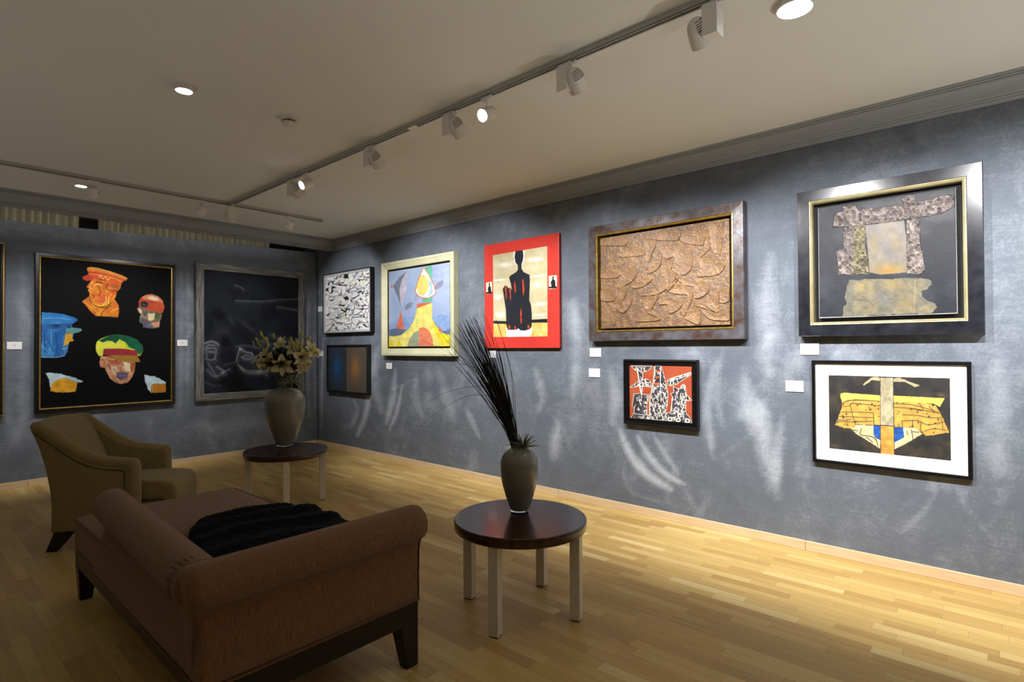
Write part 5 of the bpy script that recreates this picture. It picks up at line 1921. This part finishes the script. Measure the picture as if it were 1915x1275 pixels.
def lily_flower(parent, pos, d, size):
    M0 = Matrix.Translation(pos) @ orient(d) @ Matrix.Rotation(random.uniform(0, 2), 4, 'Z')
    bm = bmesh.new()
    for k in range(6):
        M = M0 @ Matrix.Rotation(k * math.pi / 3 + .0, 4, 'Z') @ Matrix.Translation((0, 0, -.3 * size))
        petal_bm(bm, M, size * (1.0 if k % 2 else .94), size * (.52 if k % 2 else .38), (12, 84 + 12 * (k % 2)))
    bmesh.ops.solidify(bm, geom=bm.faces[:], thickness=.001)
    f = obj('flower', bm, M_petal, parent, smooth=True)
    bm = bmesh.new()
    bm2 = bmesh.new()
    for k in range(6):
        a_ = k * math.pi / 3 + .3
        p0 = M0 @ Vector((0, 0, -.25 * size))
        p1 = M0 @ Vector((.05 * size * math.cos(a_), .05 * size * math.sin(a_), .15 * size))
        p2 = M0 @ Vector((.17 * size * math.cos(a_), .17 * size * math.sin(a_), .42 * size))
        tube(bm, [p0, p1, p2], .0010, 4)
        tube(bm2, [p2 + Vector((.004, 0, 0)), p2 - Vector((.004, 0, 0))], .0018, 5)
    obj('stamens', bm, M_bud, f)
    obj('anthers', bm2, M_anth, f)
    return f


def lily_bud(parent, pos, d, L_, open_=0):
    M = Matrix.Translation(pos) @ orient(d)
    pr = [(0, 0), (.13, .08), (.19, .30), (.20, .50), (.16, .78), (.08, .95), (0, 1.0)]
    bm = lathe([(r_ * L_, z * L_) for r_, z in pr], 9, M=M)
    return obj('bud', bm, M_bud, parent, smooth=True)


def lily_leaf(bm, p, d, L_, droop):
    M = Matrix.Translation(p) @ orient(d) @ Matrix.Rotation(random.uniform(0, 6), 4, 'Z')
    petal_bm(bm, M, L_, L_ * .27, (0, droop), n_=6)


random.seed(21)
SC = 1 / 187.0


def W2(px, py, dep=0.0):
    """offset from the vase foot in metres"""
    return ((px - 534.5) * SC, (837 - py) * SC, dep)


STEMS = [
    ('lily stem with open bloom drooping at the left of the bouquet', [((490, 681), (-.8, -.55, -.45), .105), ], [((493, 664), (.9, -.3, .1), .075), ((486, 648), (-.7, -.1, .8), .07), ((494, 636), (-.45, -.1, .9), .07)], (500, 672), .00),
    ('lily stem with cream bloom at front left of the bouquet', [((518, 680), (-.25, -.9, -.15), .115), ((508, 666), (-.5, -.7, .35), .09)], [((523, 671), (.9, -.5, .0), .075), ((497, 628), (-.3, .1, 1), .065), ((490, 640), (-.6, 0, .9), .07)], (518, 672), -.10),
    ('lily stem with large cream bloom at front centre, lowest in the bouquet', [((540, 684), (.15, -.9, -.30), .125)], [((509, 640), (-.15, 0, 1), .07), ((511, 648), (.1, 0, 1), .065)], (537, 675), -.12),
    ('lily stem with bloom at upper left centre behind the front flowers', [((526, 648), (-.4, -.6, .5), .10)], [((542, 640), (.05, 0, 1), .075), ((543, 650), (0, -.1, 1), .07), ((509, 632), (-.05, 0, 1), .065)], (527, 657), .03),
    ('lily stem with bloom at the back centre of the bouquet', [((548, 656), (.2, -.7, .4), .10), ((558, 664), (.35, -.8, .3), .095)], [((551, 644), (.05, 0, 1), .085), ((559, 648), (.25, 0, 1), .075), ((556, 654), (.1, -.2, 1), .065)], (547, 664), .05),
    ('lily stem with drooping bloom at the right of the bouquet', [((571, 672), (.55, -.75, -.1), .115), ((571, 688), (.45, -.5, -.75), .085)], [((568, 629), (.05, 0, 1), .07), ((564, 655), (.4, -.2, .8), .07)], (563, 668), -.06),
    ('lily stem with bloom facing right at the right edge of the bouquet', [((582, 660), (.85, -.35, .45), .115)], [((588, 664), (1, -.2, .25), .085), ((576, 638), (.75, 0, .7), .075), ((577, 646), (.4, 0, .9), .07)], (572, 664), .0),
]
for k, (lab, fl, bd, tip, dep) in enumerate(STEMS):
    t = thing('lily_stem', lab, 'flower', (V2[0], V2[1], V2[2] + .55), group='lilies in the larger vase')
    off = -Vector(t.location)

    def PP(px, py, dp):
        u, z, w_ = W2(px, py, dp)
        return P3(V2, u, z, w_) + off

    def DD(d):
        return Rv * d[0] + Fv * (-d[1] * -1) + Vector((0, 0, d[2]))
    bu = (-.03 + .010 * k)
    p0 = P3(V2, bu, .50, (.02 if k % 2 else -.015)) + off
    p1 = P3(V2, bu * 1.1 + (tip[0] - 534.5) * SC * .25, .64, dep * .4) + off
    pt_ = PP(tip[0], tip[1], dep)
    bm = bmesh.new()
    tube(bm, spline([p0, p1, (p1 + pt_) / 2 + Vector((0, 0, .01)), pt_], 4), .0065, 7)
    for (q, d, s_) in fl:
        fp = PP(q[0], q[1], dep) - DD(d).normalized() * s_ * .35
        tube(bm, spline([pt_ - Vector((0, 0, .03)), (pt_ + fp) / 2, fp], 3), .0028, 6)
    for (q, d, s_) in bd:
        fp = PP(q[0], q[1] , dep + .02) - DD(d).normalized() * s_ * .4
        tube(bm, spline([pt_ - Vector((0, 0, .03)), (pt_ + fp) / 2 + Vector((0, 0, -.005)), fp], 3), .0022, 6)
    obj('stem', bm, M_stem, t, smooth=True)
    for (q, d, s_) in fl:
        lily_flower(t, PP(q[0], q[1], dep), DD(d), s_ * 1.3)
    for (q, d, s_) in bd:
        lily_bud(t, PP(q[0], q[1], dep + .02) - DD(d).normalized() * s_ * .4, DD(d), s_)
    bm = bmesh.new()
    for j in range(24):
        f_ = random.uniform(.45, 1.0)
        pp = p1.lerp(pt_, f_)
        az = random.uniform(0, 6.28)
        lily_leaf(bm, pp, (math.cos(az), math.sin(az), random.uniform(.0, .9)), random.uniform(.07, .12), random.uniform(20, 70))
    bmesh.ops.solidify(bm, geom=bm.faces[:], thickness=.0008)
    obj('leaves', bm, M_leaf, t, smooth=True)
